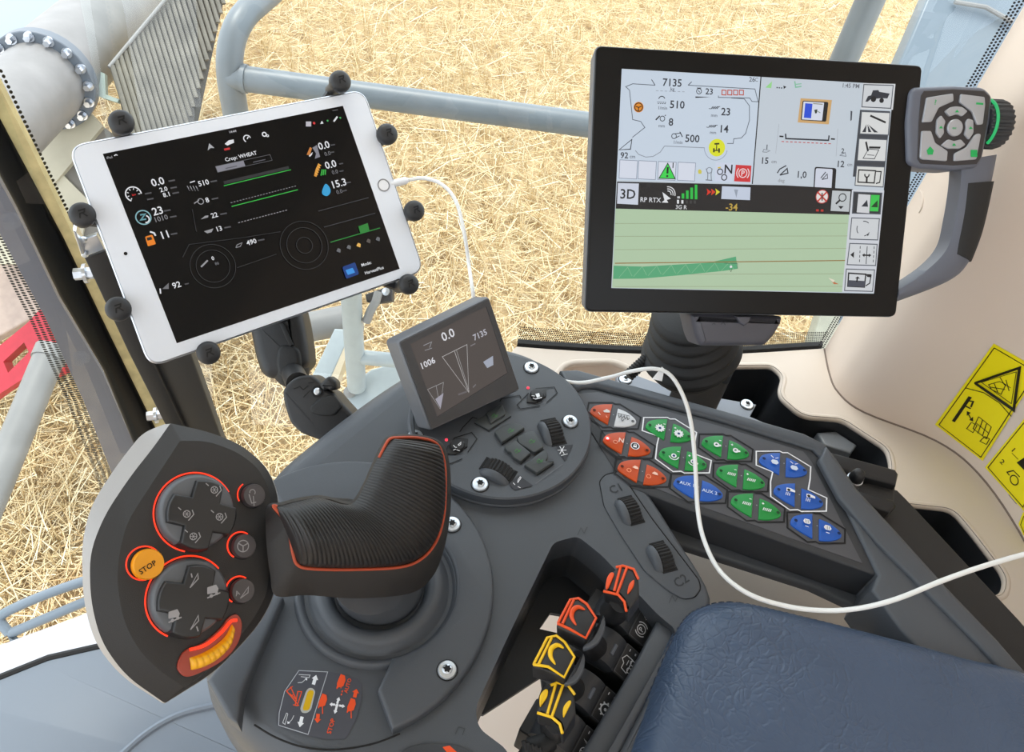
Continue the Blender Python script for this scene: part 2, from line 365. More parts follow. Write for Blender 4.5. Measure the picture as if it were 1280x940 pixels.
# unloading tube at the upper left
A1 = pz(56, 100, 3.0); A2 = pz(176, -14, 3.95); dirA = nrm(A2-A1); A2 = A1+dirA*2.2; A0 = A1-dirA*0.75
t = thing('auger_tube', 'fat pale grey conveying tube with bolted flange outside upper left window', 'tube', A0)
mb = MB(); mb.tube([A0, A1-dirA*0.02], 0.146, BODYP, 40); mb.build('lower_tube', t)
mb = MB(); mb.tube([A1+dirA*0.02, A2], 0.166, BODYP, 40); mb.build('upper_tube', t)
mb = MB(); mb.tube([A1-dirA*0.025, A1+dirA*0.025], 0.184, mat('flange_paint', (96, 104, 112), 0.45), 40); mb.build('flange', t, bevel=0.004)
ua = nrm(np.cross(dirA, [0, 0, 1])); va = np.cross(dirA, ua)
for k in range(16):
    a = 2*math.pi*k/16; c = A1+(ua*math.cos(a)+va*math.sin(a))*0.165-dirA*0.025
    mb = MB(); mb.tube([c, c-dirA*0.03], [0.014, 0.012], SILVER, 6); mb.tube([c+dirA*0.001, c-dirA*0.006], 0.019, SILVER, 12); mb.build('bolt', t)
# sheet housing under the tube
hb = thing('auger_housing', 'dull beige sheet metal housing below the grey conveying tube', 'housing', pz(90, 220, 3.1))
fh = Fr(pz(90, 200, 3.12), W@[1, 0, 0], W@[0, 1, 0])
HB = mat('dusty_beige_sheet', (168, 162, 142), 0.6, mottle=0.12, mscale=6); HD = mat('dusty_dark_sheet', (104, 100, 92), 0.7, mottle=0.15, mscale=6)
mb = MB(); mb.pprism(fh, [(-40, 150), (98, 130), (42, 182), (112, 252), (95, 330), (-40, 330)], -0.04, -0.01, HB); mb.build('side_sheet', hb)
mb = MB(); mb.pprism(fh, [(100, 128), (128, 158), (62, 236), (42, 184)], -0.03, 0.0, HB); mb.build('upper_sheet', hb)
mb = MB(); mb.pprism(fh, [(128, 158), (150, 175), (150, 300), (66, 300), (62, 236)], -0.05, -0.02, HD); mb.build('lower_sheet', hb)
mb = MB(); mb.pprism(fh, [(115, 86), (131, 92), (132, 118), (149, 124), (147, 128), (127, 122), (112, 112)], 0.0, 0.02, mat('pale_green_bracket', (176, 190, 182), 0.45)); mb.build('bracket', hb)
# ribbed rubber apron
ap = thing('rubber_apron', 'ribbed grey rubber apron hanging beside the conveying tube', 'apron', pz(200, 60, 3.3))
NR = 24
for i in range(NR):
    t0 = i/(NR-1); S = (140+120*t0, 82-140*t0); ye = 275-270*t0; E_ = (S[0]+0.31*(ye-S[1]), ye)
    a, b = pz(*S, 3.05+0.35*t0), pz(*E_, 3.05+0.35*t0+0.02); mid = (a+b)/2
    mb = MB(); mb.tube([a, mid, b], 0.0100, APRON, 8); mb.build('rib', ap)
mb = MB(); fa = Fr(pz(200, 60, 3.32), pz(260, -58, 3.42)-pz(140, 82, 3.07), pz(182, 275, 3.09)-pz(140, 82, 3.07))
P4 = [pz(140, 82, 3.07), pz(260, -58, 3.42), pz(279, 5, 3.44), pz(222, 275, 3.09), pz(182, 275, 3.09)]
dd = ray(200, 60)*0.03; mb.loft([[p+dd*0.6 for p in P4], [p+dd*1.4 for p in P4]], mat('apron_backing', (62, 60, 56), 0.8)); mb.build('backing_sheet', ap)
mb = MB(); mb.tube([pz(136, 84, 3.04), pz(258, -62, 3.38)], 0.007, BODYP, 10); mb.build('top_bar', ap)
# pale blue body panel behind the tube
fp = Fr(pz(60, 20, 4.6), W@[1, 0, 0], W@[0, 1, 0]); pn = thing('body_panel', 'pale blue grey body panel behind the conveying tube, upper left', 'panel', pz(60, 20, 4.6))
mb = MB(); mb.pprism(fp, [(-60, -60), (64, -60), (78, 20), (60, 110), (-60, 110)], -0.05, 0, mat('light_blue_panel', (150, 166, 184), 0.35), 0.01); mb.build('sheet', pn)
mb = MB(); mb.pprism(fp, [(70, -60), (200, -60), (170, 60), (84, 20)], -0.05, 0, MATS['light_blue_panel'], 0.01); mb.build('sheet', pn)
# platform railing
RZ = 0.52
Pl, Pr = onz(287, 96, RZ), onz(1004, 192, RZ)
rl = thing('platform_railing', 'grey tubular platform railing with bent post outside the front window', 'railing', (Pl[0], Pl[1], RZ))
PR = 0.0215
mb = MB(); mb.tube([Pl, Pr], PR, RAILP, 16); mb.build('crossbar', rl)
rb = ray(259, 38); zt = CAM[2]+rb[2]*(Pl[1]/rb[1]); T0 = np.array([Pl[0], Pl[1], zt])
e2 = onz(400, -62, zt); ed = nrm(e2-T0)
Ta, Tb = T0-np.array([0, 0, 0.10]), T0+ed*0.10; path = [np.array([Pl[0], Pl[1], -0.15])]+[Ta*(1-k)**2+2*k*(1-k)*T0+Tb*k*k for k in np.linspace(0, 1, 12)]+[T0+ed*0.9]
mb = MB(); mb.tube(path, PR*1.03, RAILP, 16); mb.build('bent_post', rl)
mb = MB(); mb.tube([np.array([Pr[0], Pr[1], -0.6]), np.array([Pr[0], Pr[1], 1.15])], PR, RAILP, 16); mb.build('end_post', rl)
mb = MB(); mb.tube([Pl+(Pr-Pl)*0.022, Pl+(Pr-Pl)*0.03], PR*1.13, RAILP, 16); mb.build('weld_collar', rl)
# step frame low down
LG = mat('pale_grey_paint', (152, 160, 162), 0.4, mottle=0.06)
sp = thing('step_frame', 'pale grey step frame with round post and slanted beam outside, below the tablet', 'frame', pz(447, 480, 1.8))
b0 = pz(446, 484, 1.76); mb = MB(); mb.tube([b0, b0+np.array([0, 0, 0.30])], 0.0205, LG, 16); mb.build('post', sp)
m0 = b0+np.array([0, 0, 0.10]); mb = MB(); mb.tube([m0, m0+np.array([0.36, 0.03, 0.0])], 0.016, LG, 14); mb.build('side_tube', sp)
mb = MB(); fs = Fr(pz(416, 450, 1.80), W@[1, 0, 0], W@[0, 1, 0]); mb.pprism(fs, [(418, 411), (440, 412), (402, 498), (376, 498)], -0.05, 0, LG, 0.004); mb.build('slanted_beam', sp)
mb = MB(); mb.pprism(fs, [(440, 412), (440, 424), (416, 492), (402, 498)], -0.05, -0.002, mat('beige_paint', (190, 176, 150), 0.5)); mb.build('beam_side', sp)
mb = MB(); mb.tube([pz(372, 412, 1.9), pz(450, 396, 1.9)], 0.036, BODYP, 20); mb.build('round_tube', sp)
fb = Fr(pz(460, 490, 1.765), W@[1, 0, 0], W@[0, 1, 0]); mb = MB(); mb.pprism(fb, [(436, 482), (464, 462), (500, 452), (500, 560), (420, 560), (424, 505)], -0.03, 0, LG, 0.004); mb.build('base_plate', sp)
mb = MB(); mb.lathe(fb, [(0.013, 0), (0.013, 0.012), (0.0, 0.016)], BODYP, 16, fb.px(438, 490)); mb.build('boss', sp)
cl = thing('coupling_clip', 'small black clip block with grey hose end below the tablet corner', 'clip', pz(478, 376, 1.6))
fk = Fr(pz(478, 372, 1.6), W@[1, 0, 0], W@[0, 1, 0])
mb = MB(); mb.pprism(fk, [(456, 368), (484, 358), (491, 360), (490, 376), (470, 379), (458, 377)], -0.03, 0, PLASTIC_B, 0.003); mb.build('block', cl)
mb = MB(); mb.tube([fk.pp(474, 366, 0.008), fk.pp(471, 378, 0.012), fk.pp(464, 390, 0.012), fk.pp(458, 402, 0.0)], 0.009, BODYP, 10); mb.build('hose_end', cl)
mb = MB(); mb.lathe(fk, [(0.008, 0), (0.008, 0.008), (0, 0.009)], SILVER, 12, fk.px(483, 365)); mb.build('screw', cl)
# machine side seen past the monitor
fq = Fr(pz(1120, 200, 1.75), W@[1, 0, 0], W@[0, 1, 0]); ms = thing('machine_side_panel', 'pale blue machine side panel outside, right of the monitor top', 'panel', pz(1120, 200, 1.8))
mb = MB(); mb.pprism(fq, [(1180, -50), (1330, -50), (1300, 60), (1060, 470), (1034, 470), (1055, 330), (1124, 80)], -0.06, 0, BLUEP, 0.006); mb.build('sheet', ms)
mb = MB(); mb.pprism(fq, [(1046, 330), (1066, 330), (1034, 470), (1000, 470)], 0.0, 0.04, mat('dusty_grey_post', (146, 146, 132), 0.6, mottle=0.1), 0.004); mb.build('post', ms)
mb = MB(); mb.tube([fq.pp(1190, 5, 0.01), fq.pp(1228, 12, 0.012), fq.pp(1262, 30, 0.01)], 0.005, BODYP, 8); mb.build('seam_strip', ms)
# lower left: header parts through the side glass
rd = thing('combine_header', 'red header arm with cut-out frame outside the left glass', 'header', pz(40, 430, 2.9))
fr_ = Fr(pz(40, 430, 2.9), W@[1, 0, 0], W@[0, 1, 0])
mb = MB(); mb.holed(fr_, fillet([fr_.px(*q) for q in [(-50, 475), (-10, 440), (36, 402), (50, 386), (60, 392), (62, 420), (82, 452), (78, 468), (60, 470), (46, 456), (34, 470), (0, 492), (-50, 530)]], 0.02),
    [[fr_.px(*q) for q in [(4, 452), (30, 428), (36, 440), (10, 466)]]], -0.05, 0.0, REDP); mb.build('arm_plate', rd, bevel=0.004)
mb = MB(); mb.tube([fr_.pp(74, 462, 0.0), fr_.pp(74, 462, 0.05)], 0.028, REDP, 16); mb.build('pivot_boss', rd)
gb = thing('header_beam', 'long pale grey tube beam slanting outside the left glass', 'beam', pz(10, 560, 2.3))
mb = MB(); mb.tube([pz(-60, 740, 2.2), pz(64, 440, 2.5)], 0.045, BODYP, 20); mb.build('tube', gb)
mb = MB(); mb.tube([pz(60, 450, 2.49), pz(66, 436, 2.51)], 0.05, BODYP, 20); mb.build('end_cap', gb)
hd = thing('header_board', 'brownish grey header board behind the red arm', 'board', pz(0, 360, 3.3))
fb2 = Fr(pz(0, 360, 3.3), W@[1, 0, 0], W@[0, 1, 0])
mb = MB(); mb.pprism(fb2, [(-90, 250), (6, 290), (60, 360), (50, 392), (-90, 470)], -0.06, 0, mat('header_brown', (176, 156, 144), 0.6, mottle=0.1), 0.01); mb.build('sheet', hd)
hr = thing('boarding_handrail', 'pale blue grey double handrail tubes outside the lower left glass', 'handrail', pz(50, 765, 1.35))
mb = MB(); mb.tube(cr([pz(112, 724, 1.36), pz(60, 742, 1.36), pz(10, 764, 1.36), pz(0, 775, 1.36), pz(12, 792, 1.36)], 6, False), 0.0085, BLUEP, 12); mb.build('upper_tube', hr)
mb = MB(); mb.tube([pz(116, 748, 1.37), pz(12, 792, 1.36), pz(24, 808, 1.36)], 0.0085, BLUEP, 12); mb.build('lower_tube', hr)
fd = thing('side_fender', 'white grey fender top outside below the lower left glass', 'fender', onz(40, 800, 0.02))
ff = Fr((0, 0, 0.02), (1, 0, 0), (0, 1, 0)); mb = MB(); mb.pprism(ff, [(-120, 850), (-10, 806), (100, 766), (160, 740), (260, 760), (240, 880), (-60, 960)], -0.10, 0, mat('white_grey_paint', (160, 164, 171), 0.4), 0.012, r=0.03); mb.build('sheet', fd)
# ================================================ the cab: floor, glass, pillar, wall and shelf
WALL = WallMap(cr([(0.362, 0.70), (0.362, 0.66), (0.368, 0.632), (0.393, 0.608), (0.468, 0.583), (0.505, 0.546), (0.528, 0.48), (0.538, 0.40), (0.545, 0.25), (0.548, 0.0), (0.548, -0.4)], 5, False))
mb = MB(); mb.box((0.08, -0.05, -0.02), 0.84, 0.90, 0.04, mat('floor_mat', (60, 62, 64), 0.8, bump=0.3, scale=200)); struct(mb, 'floor')
n = len(WALL.p); mb = MB()
R = []
for z in (0.598, 0.66, 0.8, 1.0, 1.2, 1.45, 1.7): R.append([WALL.P(u, 0, 0)*[1, 1, 0]+[0, 0, z] for u in WALL.L])
mb.loft(R, BEIGE, closed=False)
R = [[WALL.P(u, 0, -0.03)*[1, 1, 0]+[0, 0, z] for u in WALL.L] for z in (1.7, 0.598)]; mb.loft(R, BEIGE, closed=False)
struct(mb, 'wall_right')
mb = MB(); mb.tube([WALL.P(u, 0.6, 0.0) for u in WALL.L], 0.0014, mat('seam_shadow_gap', (120, 106, 96), 0.8), 8); struct(mb, 'trim_1')
mb = MB(); mb.prism(Fr((0, 0, 0.40), (1, 0, 0), (0, 1, 0)), fillet([(-0.02, -0.4), (0.56, -0.4), (0.54, 0.56), (0.05, 0.56), (-0.06, 0.30)], 0.03), -0.03, 0, BEIGE, 0.01); struct(mb, 'trim_12')
mb = MB(); mb.box((0.06, -0.52, 0.55), 1.5, 0.04, 1.10, BEIGE); struct(mb, 'wall_back')  # unseen rear wall, added and kept low to shape the cab light
SZ = 0.60; FS = Fr((0, 0, SZ), (1, 0, 0), (0, 1, 0))
WINB = cr([(-0.43, 0.60), (-0.22, 0.612), (0.0, 0.624), (0.2, 0.655), (0.36, 0.70)], 6, False)
SHL = [tuple(q) for q in WINB if q[0] > -0.02]
outl = SHL+[tuple(q) for q in WALL.p[1:]]
outl = outl+[(0.548, -0.4), (0.30, -0.4), (0.22, 0.08), (0.13, 0.27), (0.02, 0.40), (-0.012, 0.60)]
def ph(pix, r): return fillet(ccw([FS.px(*q) for q in pix]), r)
hA = ph([(690, 474), (706, 452), (770, 450), (800, 466), (800, 500), (700, 505)], 0.015)
hB = ph([(862, 456), (966, 455), (982, 470), (976, 494), (1004, 518), (1054, 522), (1112, 560), (1118, 584), (1100, 640), (960, 580), (850, 520)], 0.010)
hC = ph([(1120, 626), (1192, 634), (1216, 662), (1262, 722), (1256, 750), (1200, 740), (1130, 670)], 0.012)
mb = MB(); mb.holed(FS, outl, [hA, hB, hC], -0.012, 0.0, BEIGE_L)
for h in (hA, hB, hC): mb.tube([FS.P(*q, -0.003) for q in list(h)+[h[0]]], 0.0042, BEIGE_L, 8, cap=False)
struct(mb, 'trim_2', sharp=50)
mb = MB(); h = ccw(hA); mb.loft([[FS.P(*q, -0.001) for q in h], [FS.P(*q, -0.016) for q in inset(h, 0.006)], [FS.P(*q, -0.026) for q in inset(h, 0.016)]], BEIGE, True, False, True); struct(mb, 'trim_3')
bn = thing('storage_bin', 'black open storage pocket sunk in beige shelf right of the monitor stand', 'bin', FS.pp(1000, 530, -0.11))
mb = MB(); h = ccw(hB); mb.loft([[FS.P(*q, 0.001) for q in inset(h, 0.002)], [FS.P(*q, -0.10) for q in inset(h, 0.010)], [FS.P(*q, -0.11) for q in inset(h, 0.016)]], mat('bin_plastic', (38, 40, 44), 0.4, bump=0.2, scale=1500, dist=0.0003), True, False, True); mb.build('liner', bn)
mb = MB(); fbn = FS.off(-0.018); mb.pprism(fbn, [(1022, 540), (1045, 538), (1072, 556), (1064, 566), (1030, 556)], -0.03, 0, mat('bin_insert', (112, 117, 124), 0.35), 0.003); mb.build('insert', bn)
bn = thing('storage_bin', 'black open slot sunk in beige shelf beside the black slide rail', 'bin', FS.pp(1200, 690, -0.09))
mb = MB(); h = ccw(hC); mb.loft([[FS.P(*q, 0.001) for q in inset(h, 0.002)], [FS.P(*q, -0.08) for q in inset(h, 0.008)], [FS.P(*q, -0.09) for q in inset(h, 0.012)]], MATS['bin_plastic'], True, False, True); mb.build('liner', bn)

# roof over the cab, out of view, added to keep sun off the interior
mb = MB(); mb.prism(Fr((0, 0, 1.72), (1, 0, 0), (0, 1, 0)), fillet([(-0.92, -0.9), (0.62, -0.9), (0.62, 0.88), (-0.80, 0.88)], 0.12), 0, 0.14, mat('roof_lining', (196, 194, 190), 0.8)); struct(mb, 'ceiling')
# glass, with the black dot print along its edges
def glass_material():
    m = bpy.data.materials.new('window_glass'); m.use_nodes = True; nt = m.node_tree; nt.nodes.clear()
    o = nt.nodes.new('ShaderNodeOutputMaterial'); mx = nt.nodes.new('ShaderNodeMixShader'); t = nt.nodes.new('ShaderNodeBsdfTransparent'); gl = nt.nodes.new('ShaderNodeBsdfGlossy'); lw = nt.nodes.new('ShaderNodeLayerWeight'); f = nt.nodes.new('ShaderNodeMath'); f.operation = 'POWER'; f2 = nt.nodes.new('ShaderNodeMath'); f2.operation = 'MULTIPLY_ADD'
    t.inputs[0].default_value = (0.95, 0.98, 0.97, 1); gl.inputs['Roughness'].default_value = 0.01; f.inputs[1].default_value = 5.0; f2.inputs[1].default_value = 0.85; f2.inputs[2].default_value = 0.045; nt.links.new(lw.outputs['Facing'], f.inputs[0]); nt.links.new(f.outputs[0], f2.inputs[0])
    nt.links.new(f2.outputs[0], mx.inputs[0]); nt.links.new(t.outputs[0], mx.inputs[1]); nt.links.new(gl.outputs[0], mx.inputs[2]); nt.links.new(mx.outputs[0], o.inputs[0]); return m
def dot_material():
    m = bpy.data.materials.new('glass_dot_print'); m.use_nodes = True; nt = m.node_tree; b = nt.nodes['Principled BSDF']; b.inputs['Base Color'].default_value = lin((22, 22, 24)); b.inputs['Roughness'].default_value = 0.5
    a = nt.nodes.new('ShaderNodeUVMap'); a.uv_map = 'UVMap'
    sx = nt.nodes.new('ShaderNodeSeparateXYZ'); nt.links.new(a.outputs[0], sx.inputs[0])
    def mth(op, i0, i1=None, v=None):
        q = nt.nodes.new('ShaderNodeMath'); q.operation = op; nt.links.new(i0, q.inputs[0])
        if i1 is not None: nt.links.new(i1, q.inputs[1])
        if v is not None: q.inputs[1].default_value = v
        return q.outputs[0]
    row = mth('FLOOR', sx.outputs[1]); half = mth('MULTIPLY', mth('MODULO', row, v=2.0), v=0.5)
    fx = mth('SUBTRACT', mth('FRACT', mth('ADD', sx.outputs[0], half)), v=0.5); fy = mth('SUBTRACT', mth('FRACT', sx.outputs[1]), v=0.5)
    d = mth('SQRT', mth('ADD', mth('MULTIPLY', fx, fx), mth('MULTIPLY', fy, fy)))
    k = mth('LESS_THAN', d, v=0.35)
    tr = nt.nodes.new('ShaderNodeBsdfTransparent'); mx = nt.nodes.new('ShaderNodeMixShader'); nt.links.new(k, mx.inputs[0]); nt.links.new(tr.outputs[0], mx.inputs[1]); nt.links.new(b.outputs[0], mx.inputs[2])
    nt.links.new(mx.outputs[0], nt.nodes['Material Output'].inputs[0]); return m
GLASS = glass_material(); DOTS = dot_material()
def dotstrip(name, rings, per=0.0042):                 # rings: two world polylines
    a, b = [np.array(q) for q in rings]; L = np.r_[0, np.cumsum(np.linalg.norm(np.diff(a, axis=0), axis=1))]
    me = bpy.data.meshes.new(name); n = len(a); me.from_pydata(np.concatenate([a, b]).tolist(), [], [[i, i+1, n+i+1, n+i] for i in range(n-1)])
    uv = me.uv_layers.new(name='UVMap'); wd_ = np.linalg.norm(b[0]-a[0])
    co = [(L[i]/per, 0) for i in range(n)]+[(L[i]/per, round(wd_/per)) for i in range(n)]
    for p in me.polygons:
        for li in p.loop_indices: uv.data[li].uv = co[me.loops[li].vertex_index]
    me.materials.append(DOTS); o = bpy.data.objects.new(name, me); COL.objects.link(o); o['kind'] = 'structure'; return o
def wl(p, z, dy=0): return np.array([p[0], p[1]+0.012+(z-SZ)*0.2*(1 if p[0] < 0.3 else max(0.0, (0.36-p[0])/0.06))+dy, z])
mb = MB(); mb.loft([[wl(p, z) for p in WINB] for z in (0.05, 0.3, 0.585, 0.9, 1.3, 1.7)], GLASS, closed=False); struct(mb, 'window_1')
mb = MB(); mb.loft([[wl(p, 0.585, -0.012) for p in SHL], [wl(p, 0.6015, -0.008) for p in SHL], [wl(p, 0.602, -0.002) for p in SHL]], RUBBER, closed=False); struct(mb, 'trim_4')
dotstrip('trim_5', ([wl(p, 0.600, -0.003) for p in SHL], [wl(p, 0.620, -0.003) for p in SHL]), 0.0025)
zz_ = [0.6, 0.8, 1.0, 1.2, 1.5]; dotstrip('trim_11', ([(0.353, 0.702, z) for z in zz_], [(0.361, 0.70, z) for z in zz_]), 0.0028)
# left pillar
PF = Fr(np.array([-0.425, 0.55, 0.6]), (0.93, 0.36, 0), (0, 0, 1))
pp_ = [PF.px(*q) for q in [(0, 150), (80, 300), (134, 413), (200, 548), (240, 640), (205, 640), (166, 556), (128, 464), (73, 372), (19, 260)]]; dl = pp_[0]-pp_[2]; kk = (1.11-pp_[0][1])/dl[1]
mb = MB(); mb.prism(PF, pp_+[pp_[9]+dl*kk, pp_[0]+dl*kk], -0.012, 0, GLOSSB, 0.005); struct(mb, 'trim_6')
GP = Fr(PF.o-PF.n*0.02, PF.x, PF.y)
FRIT = mat('tinted_edge_band', (104, 104, 116), 0.25)
mb = MB(); mb.pprism(GP, [(-60, 120), (19, 262), (73, 374), (128, 466), (172, 566), (196, 640), (160, 640), (140, 592), (104, 500), (56, 396), (20, 330), (-60, 180)], -0.006, 0, FRIT); struct(mb, 'trim_7')
# side glass to the left of the pillar
gl0 = GP.pp(150, 560, -0.004); mb = MB()
ga, gb_ = np.array([-0.44, 0.545]), np.array([-0.80, -0.1])
mb.add([(ga[0], ga[1], 0.3), (gb_[0], gb_[1], 0.3), (gb_[0], gb_[1], 1.7), (ga[0], ga[1], 1.7)], [[0, 1, 2, 3]], GLASS); struct(mb, 'window_2', smooth=False)
l1 = [GP.pp(*q, -0.003) for q in [(-60, 180), (20, 330), (56, 396), (104, 500), (140, 592), (160, 650)]]; l2 = [GP.pp(*q, -0.003) for q in [(-80, 180), (-2, 330), (32, 396), (80, 500), (116, 592), (136, 650)]]
dotstrip('trim_8', (l1, l2), 0.0036)
l1 = [GP.pp(*q, -0.003) for q in [(-14, 60), (6, 95), (46, 180), (86, 262), (108, 312)]]; l2 = [GP.pp(*q, -0.003) for q in [(-28, 64), (-6, 98), (34, 184), (74, 268), (96, 318)]]
mb = MB(); mb.pprism(PF, [(-30, 60), (0, 110), (38, 184), (80, 270), (112, 335), (160, 435), (206, 530), (196, 545), (134, 414), (80, 302), (0, 152), (-40, 80)], -0.014, -0.003, mat('seal_straw_reflection', (186, 170, 122), 0.7, mottle=0.2, mscale=60)); struct(mb, 'trim_10')  # seal edge beside the pillar, straw reflection painted in as yellow
dotstrip('trim_9', (l1, l2), 0.0046)
# mullion behind the wall edge
# mounting rail in front of the pillar
MF = Fr(np.array([-0.385, 0.505, 0.6]), (0.93, 0.36, 0), (0, 0, 1))
mr = thing('mounting_rail', 'black angle iron rail bolted along the window pillar behind the tablet', 'rail', MF.pp(220, 560, 0))
mb = MB(); mb.pprism(MF, [(105, 322), (131, 314), (190, 448), (236, 546), (262, 640), (240, 640), (214, 546), (160, 440)], -0.012, 0, MATTB, 0.0015); mb.build('front_flange', mr)
mb = MB(); mb.pprism(MF.off(-0.006), [(150, 340), (200, 360), (238, 440), (276, 545), (310, 640), (262, 640), (236, 546), (190, 448)], -0.02, 0, mat('worn_black_paint', (44, 43, 42), 0.5), 0.002); mb.build('side_flange', mr)
mb = MB(); mb.pprism(MF.off(0.004), [(98, 301), (121, 294), (131, 312), (104, 322)], -0.004, 0, SILVER, 0.001); mb.pprism(MF.off(0.012), [(91, 288), (95, 290), (105, 318), (101, 319)], -0.014, 0, SILVER, 0.0008); mb.build('end_bracket', mr)
for q in ((104, 299), (106, 317)):
    mb = MB(); mb.lathe(MF.off(0.004), [(0.003, 0), (0.003, 0.002), (0.0018, 0.003)], STEELB, 12, MF.off(0.004).px(*q)); mb.build('screw', mr)
for q in ((110, 347), (198, 524)):
    c = MF.pp(q[0], q[1], 0.0); mb = MB(); mb.tube([c-MF.x*0.012-MF.n*0.006, c+MF.x*0.004-MF.n*0.006], 0.0055, SILVER, 6); mb.tube([c-MF.x*0.004-MF.n*0.006, c-MF.x*0.001-MF.n*0.006], 0.009, SILVER, 16); mb.build('standoff_bolt', mr)
mb = MB(); mb.tube([WALL.P(*WALL.px(*q), 0.0003) for q in cr([(1151, 238), (1154, 247), (1153, 258), (1149, 266)], 4, False)], 0.0008, BEIGE, 6); struct(mb, 'trim_13')
# low dash cover at the lower left
DC = Fr((0, 0, 0.42), (1, 0, 0), (0, 1, 0))
dc = thing('dash_cover', 'glossy blue grey moulded cover below the joystick, lower left', 'cover', onz(150, 900, 0.36))
mb = MB(); mb.pprism(DC, [(-60, 872), (0, 846), (60, 822), (130, 806), (300, 830), (460, 1010), (300, 1120), (-60, 1050)], -0.06, 0, COVER, 0.004, 3, r=0.006); mb.build('shell', dc)
mb = MB(); mb.tube([DC.pp(*q, 0.0) for q in cr([(150, 945), (185, 915), (225, 893), (275, 880)], 6, False)], 0.0035, COVER, 8); mb.build('raised_bead', dc)
mb = MB(); mb.tube([DC.pp(*q, -0.002) for q in [(-60, 872), (0, 846), (60, 822), (130, 806)]], 0.004, RUBBER, 8); mb.build('edge_seal', dc)
# warning labels on the wall
def wgrid(pix, name, label, thick=0.0006, n=8):
    mb = MB(); a, b, c, d = [np.array(q, float) for q in pix]; Y = mat('label_yellow', (240, 224, 16), 0.35, spec=0.4); rows = []
    vs = []; 
    for w in (0.0003, 0.0003+thick):
        for j in range(n+1):
            for i in range(n+1):
                p = (a*(1-i/n)+b*i/n)*(1-j/n)+(d*(1-i/n)+c*i/n)*j/n; u = WALL.px(*p); vs.append(WALL.P(u[0], u[1], w))
    m = n+1; F = [[j*m+i+m*m, j*m+i+1+m*m, (j+1)*m+i+1+m*m, (j+1)*m+i+m*m] for j in range(n) for i in range(n)]
    mb.add(vs, F+[[i, i+1, m*m+i+1, m*m+i] for i in range(n)], Y)
    t = thing(name, label, 'label', vs[0]); mb.build('sheet', t); return t
K = (32, 30, 12)
t = wgrid([(1242, 429), (1300, 462), (1229, 576), (1169, 530)], 'warning_label', 'large yellow warning sticker with black triangle on beige wall')
g = G(WALL, 0.0012)
def sub(pts, n=6):
    o = []
    for a, b in zip(pts[:-1], pts[1:]): o += [tuple(np.array(a)+(np.array(b)-np.array(a))*k/n) for k in range(n)]
    return o+[pts[-1]]
g.line(sub([(1243, 434), (1296, 465), (1227, 571), (1174, 530), (1243, 434)]), 1.2, K); g.line([(1207, 484), (1230, 490), (1250, 503), (1265, 520)], 1.2, K)
g.line([(1219, 478), (1275, 459), (1268, 512), (1219, 478)], 3.5, K, True); g.line([(1227, 477), (1271, 464), (1265, 504)], 0.8, K, True)
for l in ([(1236, 480), (1250, 476), (1258, 480), (1252, 492), (1240, 486), (1236, 480)], [(1243, 478), (1248, 490)], [(1238, 483), (1257, 486)], [(1250, 470), (1256, 480), (1264, 484)], [(1258, 474), (1262, 488)]): g.line(l, 1.0, K)
g.line([(1213, 495), (1192, 526)], 4, K); g.line([(1211, 500), (1217, 501), (1214, 508)], 2, K); g.line([(1206, 506), (1214, 510)], 2, K)
g.line([(1210, 515), (1215, 524)], 1.5, K); g.poly([(1209, 513), (1214, 515), (1209, 519)], K); g.poly([(1217, 526), (1217, 520), (1212, 524)], K)
for l in ([(1224, 520), (1240, 533), (1234, 548), (1217, 535), (1224, 520)], [(1229, 524), (1223, 541)], [(1234, 529), (1229, 544)], [(1221, 528), (1237, 541)], [(1215, 527), (1222, 531), (1217, 540), (1209, 535), (1215, 527)], [(1232, 545), (1238, 548), (1234, 555), (1226, 551), (1232, 545)]): g.line(l, 1.0, K)
g.build('printed_symbols', t)
t = wgrid([(1282, 522), (1320, 560), (1282, 640), (1232, 584)], 'warning_label', 'lower yellow instruction sticker with numbered engine steps on beige wall')
g = G(WALL, 0.0012); g.line(sub([(1281, 528), (1310, 560), (1280, 634), (1236, 584), (1281, 528)]), 1.2, K)
g.text('1', 1268, 562, 7, K, to=(1276, 572)); g.text('2', 1254, 577, 7, K, to=(1262, 587)); g.ring(1269, 600, 6, 1.5, K); g.line([(1263, 594), (1260, 590), (1268, 588), (1276, 596)], 1.5, K)
g.line([(1262, 618), (1272, 630)], 0.8, K); g.poly([(1272, 578), (1284, 570), (1284, 590)], K); g.line([(1266, 566), (1274, 574)], 0.8, K); g.build('printed_symbols', t)
t = wgrid([(1280, 640), (1310, 672), (1290, 690), (1274, 655)], 'warning_label', 'sliver of yellow sticker at the right picture edge')
g = G(WALL, 0.0012); g.line([(1281, 645), (1277, 656), (1288, 680)], 1.0, K); g.build('printed_border', t)
# round mould mark on the wall
# ================================================ armrest console
def zz(pts, ox, oy, s): return [(x/s+ox, y/s+oy) for x, y in pts]
ac = thing('armrest_console', 'charcoal moulded armrest console carrying joystick, round control pod and levers', 'console', (0.0, 0.3, 0.0))
OUT = [((486, 462), .03), ((430, 497), .034), ((380, 535), .034), ((338, 575), .03), ((300, 640), .02), ((268, 715), .02), ((250, 790), .024), ((252, 850), .026), ((280, 900), .026), ((335, 948), .026), ((400, 990), .02),
       ((480, 1035), .01), ((560, 1050), .006), ((660, 1050), .006), ((735, 1015), .005), ((800, 900), .005), ((862, 792), .005), ((890, 746), .005), ((842, 662), .005), ((800, 597), .005), ((760, 537), .005), ((728, 488), .005), ((700, 466), .006),
       ((656, 440), .008), ((600, 428), .012), ((535, 440), .025)]
bp = np.array([[*FC.px(*q), b] for q, b in OUT]); bp = cr(bp, 5)
if area(bp[:, :2]) < 0: bp = bp[::-1]
